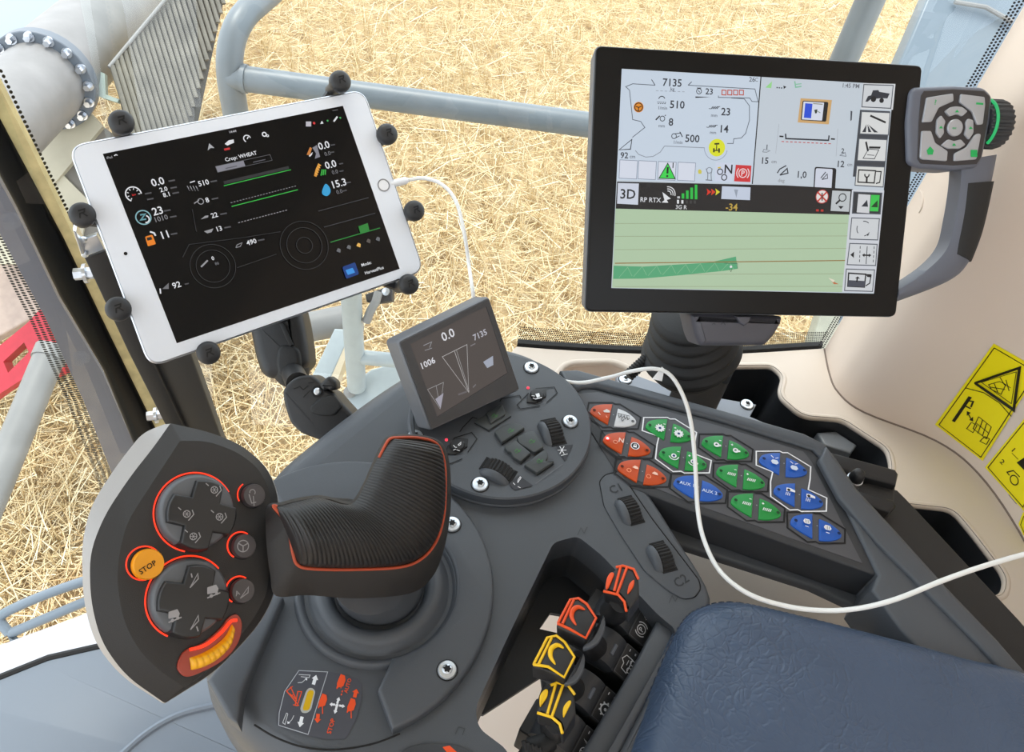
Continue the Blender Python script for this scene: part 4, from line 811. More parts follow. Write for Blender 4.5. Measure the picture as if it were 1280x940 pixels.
# ================================================ blue vinyl armrest pad
pd = thing('armrest_pad', 'dark blue wrinkled vinyl armrest pad in the lower right foreground', 'armrest', (0.16, 0.16, ZC))
FA = FC.off(0.020)
mb = MB(); po = cr([FA.px(*q) for q in [(868, 766), (888, 750), (930, 743), (1010, 760), (1110, 785), (1210, 812), (1330, 852), (1420, 1000), (1300, 1200), (900, 1250), (760, 1120), (792, 960), (826, 860), (850, 800)]], 5); po = inset(ccw(po), -0.0055)
R = [[FA.P(*q, -0.06) for q in inset(po, 0.004)], [FA.P(*q, -0.032) for q in po]]
for k in range(1, 9):
    a = math.pi/2*k/8; R.append([FA.P(*q, -0.032+0.032*math.sin(a)) for q in inset(po, 0.028*(1-math.cos(a)))])
c = po.mean(0)
for s in (0.75, 0.5, 0.25): R.append([FA.P(*(c+(q-c)*s), 0.004*(1-s)) for q in inset(po, 0.028)])
mb.loft(R, VINYL); mb.build('cushion', pd, sharp=70)
mb = MB(); SEAM = mat('seam_thread', (44, 54, 72), 0.6)
qs = inset(po, 0.0016); n = len(qs)
for i in range(0, n):
    q0, q1 = qs[i], qs[(i+1) % n]
    if np.linalg.norm(q1-q0) < 1e-5: continue
    m = max(1, int(np.linalg.norm(q1-q0)/0.004))
    for k in range(m): mb.tube([FA.P(*(q0+(q1-q0)*(k+0.1)/m), -0.0205), FA.P(*(q0+(q1-q0)*(k+0.45)/m), -0.0200), FA.P(*(q0+(q1-q0)*(k+0.8)/m), -0.0205)], 0.0005, SEAM, 5)
mb.build('stitching', pd)
# ledge under the pad edge, beside the levers
lg = thing('pad_mount', 'grey moulded mounting ledge between lever switches and blue armrest pad', 'mount', FC.pp(800, 860, -0.05))
mb = MB(); mb.pprism(FC.off(-0.006), [(822, 775), (846, 788), (850, 800), (790, 900), (740, 1000), (700, 1000), (730, 935), (790, 835)], -0.04, 0, PLASTIC, 0.003); mb.build('ledge', lg)
mb = MB(); mb.pprism(FC.off(0.003), [(858, 782), (872, 765), (800, 960), (770, 1020), (742, 1005), (796, 900)], -0.045, 0, PLASTIC, 0.003); mb.build('rim', lg)

# black slide rail behind the carrier arm
sr = thing('slide_rail', 'matt black slide rail with lipped bracket and bolt right of the button panel', 'rail', FC.pp(1150, 680, -0.09))
FR = FC.off(-0.045); BK = mat('textured_black', (34, 33, 33), 0.6, bump=0.4, scale=1500, dist=0.0004)
mb = MB(); mb.pprism(FR, [(1030, 590), (1090, 605), (1122, 612), (1134, 624), (1276, 776), (1480, 1020), (1420, 1040), (1200, 760), (1060, 610)], -0.03, 0, BK, 0.002); mb.build('bar', sr)
mb = MB(); mb.pprism(FC.off(-0.02), [(1020, 574), (1034, 563), (1120, 586), (1124, 592), (1121, 606), (1060, 590)], -0.02, 0, MATTB, 0.003); mb.build('upper_lip', sr)
mb = MB(); mb.pprism(FC.off(-0.028), [(1060, 603), (1120, 604), (1118, 626), (1100, 640), (1080, 622)], -0.02, 0, BK, 0.002); mb.build('web', sr)
mb = MB(); mb.pprism(FC.off(-0.022), [(1070, 612), (1118, 624), (1121, 632), (1112, 640), (1086, 632)], -0.02, 0, MATTB, 0.003); mb.build('lower_lip', sr)
fbq = FC.off(-0.008); mb = MB(); u = fbq.px(1071, 596); mb.lathe(fbq, [(0.006, -0.01), (0.006, 0.001), (0.0048, 0.006), (0.003, 0.0075), (0, 0.008)], MATTB, 20, tuple(u)); mb.lathe(fbq, [(0.0068, -0.01), (0.0068, -0.003), (0.005, -0.0025)], SILVER, 20, tuple(u)); mb.build('bolt', sr)

# ================================================ paddle switches
a_, b_ = onz(812, 772, 0.715), onz(722, 948, 0.715); S = nrm(b_-a_); CX = nrm(np.cross(S, [0, 0, 1]))
if CX[0] > 0: CX = -CX                                  # points away from the pad, over the well
WHI = (206, 208, 212)
def switch(i, lab_px, label, col, head, trims, leaf, dep, sym=None, arc=None, tab=None):
    o = onz(*lab_px, 0.712); cn = (150, 150, 152)
    t = thing('paddle_switch', label, 'switch', o+np.array([0, 0, -0.04]), 'paddle switches in the console well')
    mb = MB(); f = Fr(o+CX*0.018+np.array([0, 0, -0.024]), S, CX); mb.box(f.o, 0.0245, 0.050, 0.036, PLASTIC_B, f); mb.build('switch_body', t, bevel=0.0012)
    lf = Fr(o, nrm(-S), nrm(CX*0.92+np.array([0, 0, 0.40]))); mb = MB()   # sloping label face
    mb.prism(lf, fillet([(-0.0122, -0.0075), (0.0122, -0.0075), (0.0122, 0.0075), (-0.0122, 0.0075)], 0.002), -0.012, 0, PLASTIC_B, 0.0012); lp = mb.build('label_plate', t)
    gg = G(lf, 0.0002, local=True); gg.line([(-0.0112, -0.0066), (0.0112, -0.0066), (0.0112, 0.0066), (-0.0112, 0.0066)], 0.00025, (86, 88, 92), True)
    W_ = WHI
    if sym == 'P':
        gg.ring(-0.002, 0, 0.0034, 0.0007, W_); gg.text('P', -0.002, 0, 0.0038, W_); gg.ring(-0.002, 0, 0.0052, 0.0007, W_, 12, 130, 230); gg.ring(-0.002, 0, 0.0052, 0.0007, W_, 12, -50, 50); gg.text('I/0', 0.0078, 0.001, 0.0022, W_, 60)
    elif sym == 'V':
        gg.line([(-0.007, -0.002), (-0.006, 0.003), (-0.002, 0.003), (0.0, 0.0055), (0.004, 0.0035), (0.004, -0.002), (-0.007, -0.002)], 0.0006, W_); gg.ring(-0.004, -0.003, 0.0018, 0.0006, W_); gg.ring(0.002, -0.003, 0.0018, 0.0006, W_); gg.line([(-0.002, 0.0005), (0.002, 0.0005)], 0.0006, W_)
    elif sym == 'G':
        gg.ring(-0.002, 0, 0.0036, 0.0009, W_); gg.disc(-0.002, 0, 0.0011, W_)
        for k in range(9): tt = k*2*math.pi/9; gg.disc(-0.002+0.0045*math.cos(tt), 0.0045*math.sin(tt), 0.0007, W_, 6)
    else:
        gg.ring(-0.004, 0, 0.003, 0.0006, W_); gg.line([(-0.007, 0), (-0.001, 0)], 0.0005, W_); gg.line([(-0.004, -0.003), (-0.004, 0.003)], 0.0005, W_); gg.line([(0.0, -0.003), (0.003, 0.004), (0.002, -0.003), (0.0, -0.003)], 0.0006, W_)
    if sym != 'P': gg.line([(0.0075, 0.003), (0.0095, 0.003)], 0.0006, W_); gg.text('II', 0.0085, -0.002, 0.0016, W_, 90)
    gg.build('printed_symbol', lp)
    rc = o+CX*0.020+np.array([0, 0, -0.008])              # rocker drum
    mb = MB(); rf = Fr(rc, CX, [0, 0, 1]); sgn = S@rf.n
    mb.tube([rc-S*0.0118, rc+S*0.0118], 0.0165, PLASTIC_D, 32); mb.build('rocker_drum', t)
    if sym in ('V', 'G'):
        mb = MB(); q = nrm(np.array([0, 0, 0.9])-CX*0.45); mb.box(rc+q*0.0166, 0.0085, 0.0026, 0.0016, MATS.get('drum_rib') or mat('drum_rib', (92, 98, 108), 0.35), Fr(rc, S, np.cross(q, S))); mb.build('drum_rib', t, bevel=0.0005)
    # paddle head
    hx, hy = np.mean(np.array(head), 0); hc = pz(hx, hy, dep); dcam = nrm(CAM-hc); U = W@np.array([0, 1.0, 0]); n = nrm(dcam+0.55*U)
    X = W@np.array([1.0, 0, 0]); X = nrm(X-X@n*n); hf = Fr(hc, X, np.cross(n, X))
    p = fillet(ccw([hf.px(*q) for q in head]), 0.0018, 3)
    mb = MB(); mb.prism(hf, p, -0.016, 0, PLASTIC_B, 0.0018, draft=0.0)
    hd = mb.build('paddle', t)
    mb = MB()
    for L, closed in trims:
        P = [hf.pp(*q, 0.0004) for q in L]; P = [hf.P(*(hf.px(*q)), 0.0003) for q in L]; P = P+[P[0]] if closed else P
        mb.tube(P, 0.00085, col, 8, cap=not closed)
    for L in leaf:
        mb.prism(hf, cr([hf.px(*q) for q in L], 4), -0.002, 0.0012, col, 0.0005)
    if arc: P = cr([hf.px(*q) for q in arc], 5, False); mb.tube([hf.P(*q, 0.0003) for q in P], [0.0003+0.0013*math.sin(math.pi*i/(len(P)-1))**0.7 for i in range(len(P))], col, 8)
    mb.build('coloured_trim', hd)
    if tab: mb = MB(); ft_ = hf.off(-0.006); mb.prism(ft_, cr([ft_.px(*q) for q in tab], 4), -0.004, 0, mat('tab_grey', (74, 78, 84), 0.42), 0.0008); mb.build('side_tab', t)
    base_ = hc-n*0.010-U*0.004; mb = MB(); mb.tube([base_, (base_+rc)/2+np.array([0, 0, 0.002]), rc+CX*0.004], [0.0085, 0.0085, 0.010], PLASTIC_B, 16); mb.build('paddle_arm', t)
    return t
OT = mat('orange_marking', (216, 74, 20), 0.45); YT = mat('yellow_marking', (230, 184, 12), 0.45)
q3 = lambda L: zz(L, 640, 680, 3.617)
switch(0, (803, 784), 'paddle switch with orange ridge and parking brake label, topmost in the well', OT, q3([(470, 108), (500, 98), (550, 114), (572, 160), (576, 235), (520, 310), (508, 262), (480, 228), (413, 212), (425, 160)]),
       [(q3([(413, 214), (480, 230), (508, 262), (517, 306)]), False), (q3([(492, 102), (462, 214)]), False), (q3([(520, 106), (476, 224)]), False), (q3([(470, 106), (500, 99), (550, 114), (572, 160)]), False)],
       [q3([(424, 205), (428, 160), (446, 132), (462, 138), (450, 170), (436, 200)]), q3([(522, 228), (530, 184), (552, 165), (548, 196)])], 0.49, sym='P')
switch(1, (785, 829), 'paddle switch with orange crescent and harvester label, second from top', OT, q3([(204, 355), (262, 250), (300, 243), (338, 268), (384, 336), (334, 432), (262, 402), (200, 372)]),
       [(q3([(208, 358), (264, 252), (300, 246), (338, 272), (380, 336), (334, 426), (262, 386), (206, 360)]), True), (q3([(228, 362), (280, 252)]), False)],
       [], arc=q3([(330, 298), (300, 286), (276, 300), (270, 332), (290, 368)]), dep=0.485, sym='V', tab=zz([(514, 364), (526, 395), (516, 440), (490, 482), (440, 506), (434, 494), (470, 462), (494, 420)], 600, 660, 3.357))
switch(2, (758, 884), 'paddle switch with yellow crescent and gear label, second from bottom', YT, q3([(94, 545), (160, 420), (200, 412), (238, 440), (286, 512), (238, 612), (164, 575), (92, 552)]),
       [(q3([(98, 545), (160, 424), (200, 415), (238, 444), (282, 512), (236, 604), (164, 556), (98, 546)]), True), (q3([(120, 545), (180, 424)]), False)],
       [], arc=q3([(234, 472), (206, 458), (178, 474), (174, 508), (196, 546)]), dep=0.475, sym='G', tab=zz([(430, 522), (440, 552), (432, 598), (404, 640), (362, 656), (356, 644), (388, 616), (412, 574)], 600, 660, 3.357))
switch(3, (733, 934), 'paddle switch with yellow ridge at the bottom of the well', YT, q3([(175, 640), (205, 624), (255, 640), (284, 680), (288, 770), (228, 862), (216, 812), (180, 782), (112, 762), (124, 700)]),
       [(q3([(114, 764), (180, 784), (216, 815), (228, 858)]), False), (q3([(200, 628), (160, 770)]), False), (q3([(232, 634), (180, 782)]), False), (q3([(175, 640), (205, 627), (255, 642), (284, 682)]), False)],
       [q3([(126, 735), (126, 690), (146, 662), (162, 662), (160, 690), (138, 724)]), q3([(232, 786), (232, 742), (254, 712), (268, 716), (252, 752)])], 0.465, sym='N')
# small black lever end at the bottom of the well
mb = MB(); kn = thing('lever_knob', 'black ribbed lever end at the bottom edge of the console well', 'knob', pz(670, 935, 0.5)); mb.tube([pz(650, 960, 0.5), pz(668, 936, 0.5), pz(690, 925, 0.505)], [0.006, 0.008, 0.006], RUBBER, 14); mb.build('stem', kn)
mb = MB()
for k in range(5): mb.tube([pz(654+k*5, 926+k*2, 0.492), pz(658+k*5, 938+k*2, 0.492)], 0.0014, RUBBER, 6)
mb.build('ribs', kn)

# ================================================ joystick
hc = pz(225, 700, 0.435); dcam = nrm(CAM-hc); XR = W@np.array([1.0, 0, 0]); UR = W@np.array([0, 1.0, 0])
n = nrm(dcam+0.40*XR+0.05*UR); X = nrm(XR-XR@n*n); FH = Fr(hc, X, np.cross(n, X))
js = thing('joystick', 'large charcoal joystick with glowing red ringed keypads and ribbed grip with orange piping', 'joystick', (QC[0], QC[1], ZC))
r3 = [(225, 551), (259, 551), (297, 565), (323, 585), (337, 612), (341, 650), (338, 700), (334, 742), (318, 772), (298, 798), (268, 832), (231, 859), (203, 842), (174, 814), (154, 776), (146, 728), (149, 690), (159, 652), (192, 601)]
r2 = [(213, 529), (262, 540), (302, 556), (332, 582), (346, 612), (349, 650), (347, 700), (342, 746), (325, 778), (304, 803), (268, 840), (206, 879), (157, 845), (126, 802), (113, 750), (112, 691), (131, 643), (164, 594), (192, 559)]
r1 = [(206, 530), (262, 541), (303, 557), (333, 583), (347, 612), (350, 650), (348, 700), (343, 746), (325, 779), (304, 804), (268, 841), (205, 880), (153, 847), (119, 806), (104, 752), (102, 680), (113, 633), (144, 584), (178, 541)]
def hr_(L, w, s=1.0):
    P = np.array([FH.px(*q, w) for q in L]); c = P.mean(0); P = c+(P-c)*s; P = fillet(P, [0.0012 if i in (0, 11) else 0.03 for i in range(len(P))], 5)[::-1]; return [FH.P(*q, w) for q in P]
mb = MB(); mb.loft([hr_(r1, -0.030, 0.86), hr_(r1, -0.026, 0.95), hr_(r1, -0.016)], HEAD_LIT, True, True, False); mb.loft([hr_(r1, -0.016), hr_(r2, -0.0075)], HEAD_LIT, True, False, False)
mb.loft([hr_(r2, -0.0075), hr_(r3, 0.0)], HEAD, True, False, False); mb.loft([hr_(r3, 0.0), hr_(r3, 0.0002, 0.97)], HEAD, True, False, True); mb.build('head', js, sharp=26)
GLOW = ink((255, 58, 28), 1.3); AMB = mat('amber_button', (226, 150, 22), 0.35, mottle=0.05)
KEYD = mat('joystick_key', (34, 34, 35), 0.4); KEYS = mat('joystick_key_side', (86, 88, 92), 0.45)
Z5 = lambda L: zz(L, 80, 500, 3.916); Z6 = lambda L: zz(L, 80, 700, 3.916); PRINT = (150, 148, 150)
def pxm(f, q): return depth(f.pp(*q))/FPX
def dpad(cpx, rpx, tops, icons, a0, a1, name):
    k = pxm(FH, cpx); c = FH.px(*cpx); r = rpx*k
    mb = MB(); N = 40; mb.tube([FH.P(c[0]+r*math.cos(t), c[1]+r*math.sin(t), 0.0006) for t in np.linspace(a0, a1, N)], 0.00045, GLOW, 8); mb.build('glow_ring', js)
    mb = MB(); rr = r*0.955; mb.lathe(FH, [(rr, 0), (rr*0.985, 0.004), (rr*0.92, 0.0065), (rr*0.88, 0.0070), (0, 0.0070)], KEYS, 48, tuple(c)); dp = mb.build(name, js)
    ft = FH.off(0.0102); c2 = ft.px(*tops); R2 = r*0.86; h = R2*0.40; P = []
    for q in range(4):                                   # cross clipped by the disc
        b = q*math.pi/2+math.radians(-8)
        e = math.asin(h/R2)
        P += [c2+R2*np.array([math.cos(b+t), math.sin(b+t)]) for t in np.linspace(-e, e, 9)]; P.append(c2+h*1.05*np.array([math.cos(b+math.pi/4), math.sin(b+math.pi/4)])*math.sqrt(2))
    mb = MB(); mb.prism(ft, np.array(P), -0.008, 0, KEYD, 0.0012, draft=0.0012); mb.build('cross_key', dp)
    g = G(ft, 0.0003)
    icons(g); g.build('printed_symbols', dp)
def ic_up(g):
    for x, y in ((735, 440), (600, 558), (760, 572), (632, 668)):
        q = Z5([(x, y)])[0]; g.ring(*q, 4.2, 1.1, PRINT, 16)
        for k in range(3): a = k*math.pi/3; g.line(Z5([(x-15*math.cos(a), y-15*math.sin(a)), (x+15*math.cos(a), y+15*math.sin(a))]), 0.7, PRINT)
        g.line(Z5([(x+8, y+32), (x+34, y+2), (x+26, y-20)]), 1.2, PRINT); g.line(Z5([(x-28, y-20), (x-42, y-32)]), 1.2, PRINT)
def ic_dn(g):
    for x, y, dn_ in ((640, 100, 0), (642, 305, 1)): g.line(Z6([(x-24, y+36), (x+14, y-34), (x+16, y-8), (x-24, y+36)]), 1.3, PRINT); g.line(Z6([(x-14, y-14), (x-18, y-34)] if not dn_ else [(x+6, y+20), (x+14, y+44)]), 1.6, PRINT)
    for x, y in ((730, 152), (540, 272)): g.poly(Z6([(x-30, y-18), (x+14, y-32), (x+26, y-10), (x+20, y+6), (x-30, y+16)]), PRINT, 1); g.line(Z6([(x-30, y+34), (x+34, y+8)]), 1.6, PRINT); g.disc(*Z6([(x-10, y+24)])[0], 2.2, PRINT, 10); g.disc(*Z6([(x+16, y+12)])[0], 2.0, PRINT, 10)
dpad((243, 640), 49, (254, 643), ic_up, math.radians(35), math.radians(262), 'header_keypad'); dpad((234, 746), 50, (244, 751), ic_dn, math.radians(45), math.radians(248), 'drive_keypad')
def rbutton(cpx, rpx, m, name, glow, h=0.004, squash=1.0):
    k = pxm(FH, cpx); c = FH.px(*cpx); r = rpx*k; mb = MB(); mb.lathe(FH, [(r, 0), (r, h*0.7), (r*0.93, h), (0, h)], m, 32, tuple(c)); b = mb.build(name, js)
    if glow: mb = MB(); c2 = c-np.array([0.0016, -0.0006]); mb.tube([FH.P(c2[0]+r*1.08*math.cos(t), c2[1]+r*1.08*math.sin(t), 0.0008) for t in np.linspace(glow[0], glow[1], 24)], 0.00042, GLOW, 6); mb.build('glow_ring', js)
    mb = MB(); mb.lathe(FH, [(r*1.12, 0.0001), (r*1.02, 0.0005)], DARKHOLE, 32, tuple(c)); mb.build('button_recess', js)
    return b, FH.off(h)
KB = mat('round_key', (70, 66, 68), 0.4)
b, f2 = rbutton((315, 620), 14.5, KB, 'round_button', (math.radians(130), math.radians(215))); g = G(f2, 0.0002); g.ring(*Z5([(922, 452)])[0], 3.5, 1.0, PRINT, 14, -40, 200); g.line(Z5([(905, 462), (918, 505), (940, 500)]), 1.2, PRINT); g.line(Z5([(926, 470), (930, 520)]), 1.0, PRINT); g.build('printed_symbol', b)
b, f2 = rbutton((303, 683), 15, KB, 'round_button', (math.radians(60), math.radians(245))); g = G(f2, 0.0002); q = Z5([(876, 715)])[0]; g.ring(*q, 7, 1.3, PRINT)
for k in range(3): a = math.pi/2+k*2*math.pi/3+math.pi; g.line([q, (q[0]+7*math.cos(a), q[1]-7*math.sin(a))], 1.4, PRINT)
g.build('printed_symbol', b)
b, f2 = rbutton((301, 738.5), 15, KB, 'round_button', (math.radians(60), math.radians(245))); g = G(f2, 0.0002); g.text('A', *Z6([(848, 162)])[0], 6, PRINT, to=Z6([(862, 156)])[0]); g.line(Z6([(862, 188), (902, 132), (900, 160), (862, 188)]), 1.3, PRINT); g.build('printed_symbol', b)
b, f2 = rbutton((183, 705.5), 19, AMB, 'stop_button', (math.radians(40), math.radians(285)), 0.005); g = G(f2, 0.0003); g.text('STOP', 184.5, 709, 6.6, (44, 34, 12), to=(200, 699)); g.build('lettering', b)
# ribbed surface swept between two edges
def ribbed(fr, I, O, nribs, dome, depth_, m, across=15, w0=0.0, sub_=6, power=1.0):
    n_ = nribs*sub_+1
    def resamp(L):
        p = cr([fr.px(*q) for q in L], 10, False); s = np.r_[0, np.cumsum(np.linalg.norm(np.diff(p, axis=0), axis=1))]; t = np.linspace(0, s[-1], n_); return np.c_[np.interp(t, s, p[:, 0]), np.interp(t, s, p[:, 1])]
    A, B = resamp(I), resamp(O); rows = []
    for i in range(n_):
        ph_ = (i % sub_)/sub_; rb_ = depth_*(abs(math.sin(math.pi*ph_))**0.5)
        en = min(1.0, math.sqrt(min(i, n_-1-i)/(sub_*3)+0.02))
        rows.append([fr.P(*(A[i]*(1-v)+B[i]*v), w0+(dome*en*(math.sin(math.pi*v)**0.55)+rb_*math.sin(math.pi*v)**0.3)) for v in np.linspace(0.0, 1.0, across)])
    mb = MB(); mb.loft(rows, m, closed=False); return mb
gp0, gp1, gp2 = pz(345, 672, 0.448), pz(520, 705, 0.500), pz(520, 552, 0.512)
FG = Fr(gp0, gp1-gp0, gp2-gp0)
if FG.n@(CAM-gp0) < 0: FG.n = -FG.n
go = [(342, 633), (352, 632), (375, 626), (402, 623), (428, 630), (444, 628), (458, 605), (470, 580), (480, 560), (487, 549), (498, 547), (520, 547), (540, 551), (550, 560), (556, 580), (557, 610), (555, 645), (546, 676), (528, 698), (500, 709), (440, 712), (390, 711), (372, 706), (366, 690), (362, 668), (354, 648)]
sh = [(334, 632), (350, 628), (374, 622), (402, 619), (428, 626), (442, 624), (455, 602), (466, 577), (476, 557), (484, 546), (498, 543), (522, 543), (544, 548), (556, 558), (562, 580), (564, 612), (562, 650), (554, 690), (540, 722), (512, 742), (446, 748), (385, 744), (345, 745), (338, 720), (334, 690), (332, 660)]
def gr(L, w, s=1.0, d=(0, 0)):
    P = np.array([FG.px(*q, w) for q in L]); c = P.mean(0); P = c+(P-c)*s+np.array(d); P = ccw(cr(P, 4)) if area(P) > 0 else cr(P, 4); return [FG.P(*q, w) for q in P]
mb = MB(); mb.loft([gr(sh, -0.036, 0.72, (0.010, 0.002)), gr(sh, -0.030, 0.90, (0.004, 0)), gr(sh, -0.014, 1.0), gr(go, -0.0004, 1.03), gr(go, -0.0002, 0.9)], HEAD); mb.build('grip_shell', js, sharp=60)
mb = MB(); P = cr([FG.px(*q, 0.001) for q in [(346, 633)]+go[:0]+[(342, 633)]+go[::-1][:18]+[(480, 560), (474, 572)]], 5, False); mb.tube([FG.P(*q, 0.0008) for q in P], 0.00095, ORANGE, 8); mb.build('orange_piping', js)
I_ = [(344, 634), (354, 632), (376, 626), (402, 623), (428, 630), (444, 627), (457, 604), (469, 579), (480, 559), (489, 548)]
O_ = [(371, 704), (382, 709), (420, 710.5), (462, 710), (500, 706.5), (526, 696), (544, 675), (553, 645), (555, 606), (549, 556)]
ribbed(FG, I_, O_, 54, 0.015, 0.0017, GRIPR, 17).build('ribbed_grip', js, sharp=180)
# stem down into the boot
bc = FC.P(*QC, 0.002); s0 = FG.pp(492, 730, -0.030); mb = MB(); R = []
for k in range(9):
    t_ = k/8; c = s0*(1-t_)+(bc+np.array([0, 0, 0]))*t_; rx, ry = 0.026+0.004*t_, 0.021+0.007*t_; up_ = nrm(FG.n*(1-t_)+FC.n*t_); xx = nrm(FC.x-FC.x@up_*up_); yy = np.cross(up_, xx)
    R.append([c+xx*math.cos(a)*rx+yy*math.sin(a)*ry for a in np.linspace(0, 2*math.pi, 28, endpoint=False)])
mb.loft(R, PLASTIC); mb.build('stem', js)
# amber thumb wheel
fw_ = FH.off(0.001); mb = MB(); slot = [(222, 829), (231, 813), (254, 803), (275, 785), (285, 772), (296, 768), (302, 780), (297, 804), (279, 825), (252, 840), (233, 846), (223, 839)]
mb.prism(fw_, cr([fw_.px(*q) for q in slot], 4), -0.002, 0.0008, mat('amber_slot', (150, 46, 24), 0.3, coat=0.5), 0.0004); sl_ = mb.build('wheel_slot', js)
mb = MB(); P = cr([fw_.px(*q) for q in [(236, 812), (256, 806), (276, 790), (287, 777), (295, 775)]], 5, False); mb.tube([fw_.P(*q, 0.0012) for q in P], 0.0010, GLOW, 6); mb.build('glow_strip', js)
mb = ribbed(fw_, [(236, 822), (250, 817), (266, 808), (280, 796), (289, 780)], [(238, 838), (256, 833), (274, 822), (287, 806), (293, 786)], 10, 0.005, 0.0009, mat('amber_wheel', (236, 170, 20), 0.35), 9, 0.0006); mb.build('thumbwheel', js, sharp=180)
# ================================================ tablet
FT = Fr([-0.22, 0.507, 0.826], [0.76, 0.65, -0.02], [-0.44, 0.55, 0.71])
tb = thing('tablet', 'white framed tablet in landscape showing a dark harvest app', 'tablet', FT.P(0, 0, -0.006))
tp = fillet(ccw([FT.px(*q) for q in [(84, 182), (455, 111), (531, 339), (187, 460)]]), 0.0125, 8)
mb = MB(); mb.loft([[FT.P(*q, -0.0062) for q in inset(tp, 0.003)], [FT.P(*q, -0.0045) for q in inset(tp, 0.0006)], [FT.P(*q, -0.0012) for q in tp], [FT.P(*q, -0.0002) for q in inset(tp, 0.0010)]], ALU, True, True, False); mb.build('aluminium_back', tb)
mb = MB(); mb.loft([[FT.P(*q, -0.0004) for q in inset(tp, 0.0013)], [FT.P(*q, 0.0) for q in inset(tp, 0.0015)]], mat('tablet_white_front', (226, 230, 238), 0.18), True, False, True); mb.build('white_front', tb)
SCR = [(128.5, 192.4), (428.5, 132.3), (499.5, 336), (221, 429)]
mb = MB(); mb.prism(FT, [FT.px(*q) for q in SCR], -0.0003, 0.0002, GLASSB); scn = mb.build('screen', tb)
u = FT.px(479.5, 231.5); mb = MB(); mb.lathe(FT, [(0.0056, 0.00005), (0.0056, 0.0004), (0.0047, 0.0004), (0.0046, 0.00015)], mat('home_ring', (150, 152, 158), 0.3, metal=0.6), 32, tuple(u)); mb.lathe(FT, [(0.0046, 0.0002), (0, 0.0001)], WHITEP, 24, tuple(u)); mb.build('home_button', tb)
mb = MB(); mb.lathe(FT, [(0.0013, 0.0002), (0, 0.0002)], DARKHOLE, 16, tuple(FT.px(157, 317))); mb.build('camera_lens', tb)
Z2 = lambda L: zz(L, 80, 80, 3.916); Z3 = lambda L: zz(L, 320, 80, 3.916); Z4 = lambda L: zz(L, 0, 260, 3.1325)
g = G(FT, 0.00035, e=0.85); W1 = (226, 228, 232); GY = (104, 106, 110); DG = (44, 45, 48); GN = (40, 170, 60)
def T2(s, x, y, h, c=W1): g.text(s, *Z2([(x, y)])[0], h*1.08, c)
def T3(s, x, y, h, c=W1): g.text(s, *Z3([(x, y)])[0], h*1.08, c)
def T4(s, x, y, h, c=W1): g.text(s, *Z4([(x, y)])[0], h, c)
g.text('iPad', *Z2([(222, 458)])[0], 3, (150, 150, 154)); g.line(Z2([(246, 450), (254, 444), (262, 448)]), 1.2, W1); T2('14:44', 826, 331, 2.8, (190, 190, 194))
g.poly(Z2([(703, 424), (710, 388), (736, 412), (717, 412)]), (170, 172, 176)); g.poly(Z2([(786, 392), (806, 374), (830, 370), (832, 386), (812, 394), (800, 400)]), W1); g.line(Z2([(784, 420), (812, 414)]), 2.6, (200, 40, 44))
g.ring(*Z2([(896, 366)])[0], 4.2, 1.3, W1, 16, 0, 230); g.line(Z2([(896, 368), (902, 356)]), 1.2, W1); g.ring(*Z2([(980, 345)])[0], 2.4, 1.5, W1); g.ring(*Z2([(996, 352)])[0], 1.2, 1.0, W1)
g.text('Crop: WHEAT', *Z2([(866, 452)])[0], 4.6, W1)
g.poly(Z2([(741, 502), (878, 474), (888, 502), (752, 531)]), (132, 132, 142)); g.line(Z2([(741, 502), (1008, 444), (1018, 472), (752, 531)]), 0.6, (90, 90, 94), True); g.line(Z2([(790, 512), (846, 500)]), 1.2, (80, 80, 88)); g.line(Z2([(925, 482), (985, 468)]), 1.2, (80, 80, 88))
g.poly(Z2([(780, 575), (1098, 500), (1102, 514), (784, 590)]), (40, 40, 44)); g.line(Z2([(782, 597), (1110, 518)]), 1.2, GN); g.line(Z2([(820, 698), (1144, 616)]), 1.2, GN); g.line(Z2([(815, 680), (1140, 596)]), 1.0, (120, 120, 124), dash=2.2); g.line(Z2([(852, 778), (1096, 714)]), 1.0, (140, 140, 144), dash=2.2)
g.build('app_header', scn)
w_ = g.w; g = G(FT, w_, e=0.85)
g.ring(*Z2([(340, 638)])[0], 9, 1.5, W1, 24, -10, 235); g.text('km', *Z2([(342, 640)])[0], 2.6, (210, 40, 40))
for a in range(-10, 240, 40): aa = math.radians(a); q = FT.px(*Z2([(340, 638)])[0]); k = pxm(FT, Z2([(340, 638)])[0]); P_ = [q+k*r*np.array([math.cos(aa), math.sin(aa)]) for r in (5.5, 7.6)]; hw = k*0.5; d_ = np.array([-math.sin(aa), math.cos(aa)])*hw; w_ = g.up(); g.mb.add([FT.P(*v, w_) for v in (P_[0]-d_, P_[1]-d_, P_[1]+d_, P_[0]+d_)], [[0, 1, 2, 3]], ink(W1, 0.85))
T2('0.0', 458, 577, 8.4); T2('2.0', 487, 614, 5); T2('8.1', 500, 640, 5)
for x, y in ((527, 572), (536, 606), (546, 632), (412, 634), (422, 662), (505, 718), (534, 748), (538, 832), (732, 575), (738, 660), (780, 734), (800, 800), (964, 862)): g.line(Z2([(x-16, y+3), (x+16, y-3)]), 1.8, (78, 78, 82))
TEAL = (96, 150, 160); g.ring(*Z2([(388, 752)])[0], 8.6, 1.5, (130, 176, 184)); g.line(Z2([(372, 740), (396, 736), (376, 764), (402, 760)]), 2.0, TEAL); g.ring(*Z2([(398, 760)])[0], 4.4, 1.6, W1, 14, 250, 420)
T2('23', 457, 720, 8.6); T2('1010', 476, 756, 5.6, (124, 124, 128))
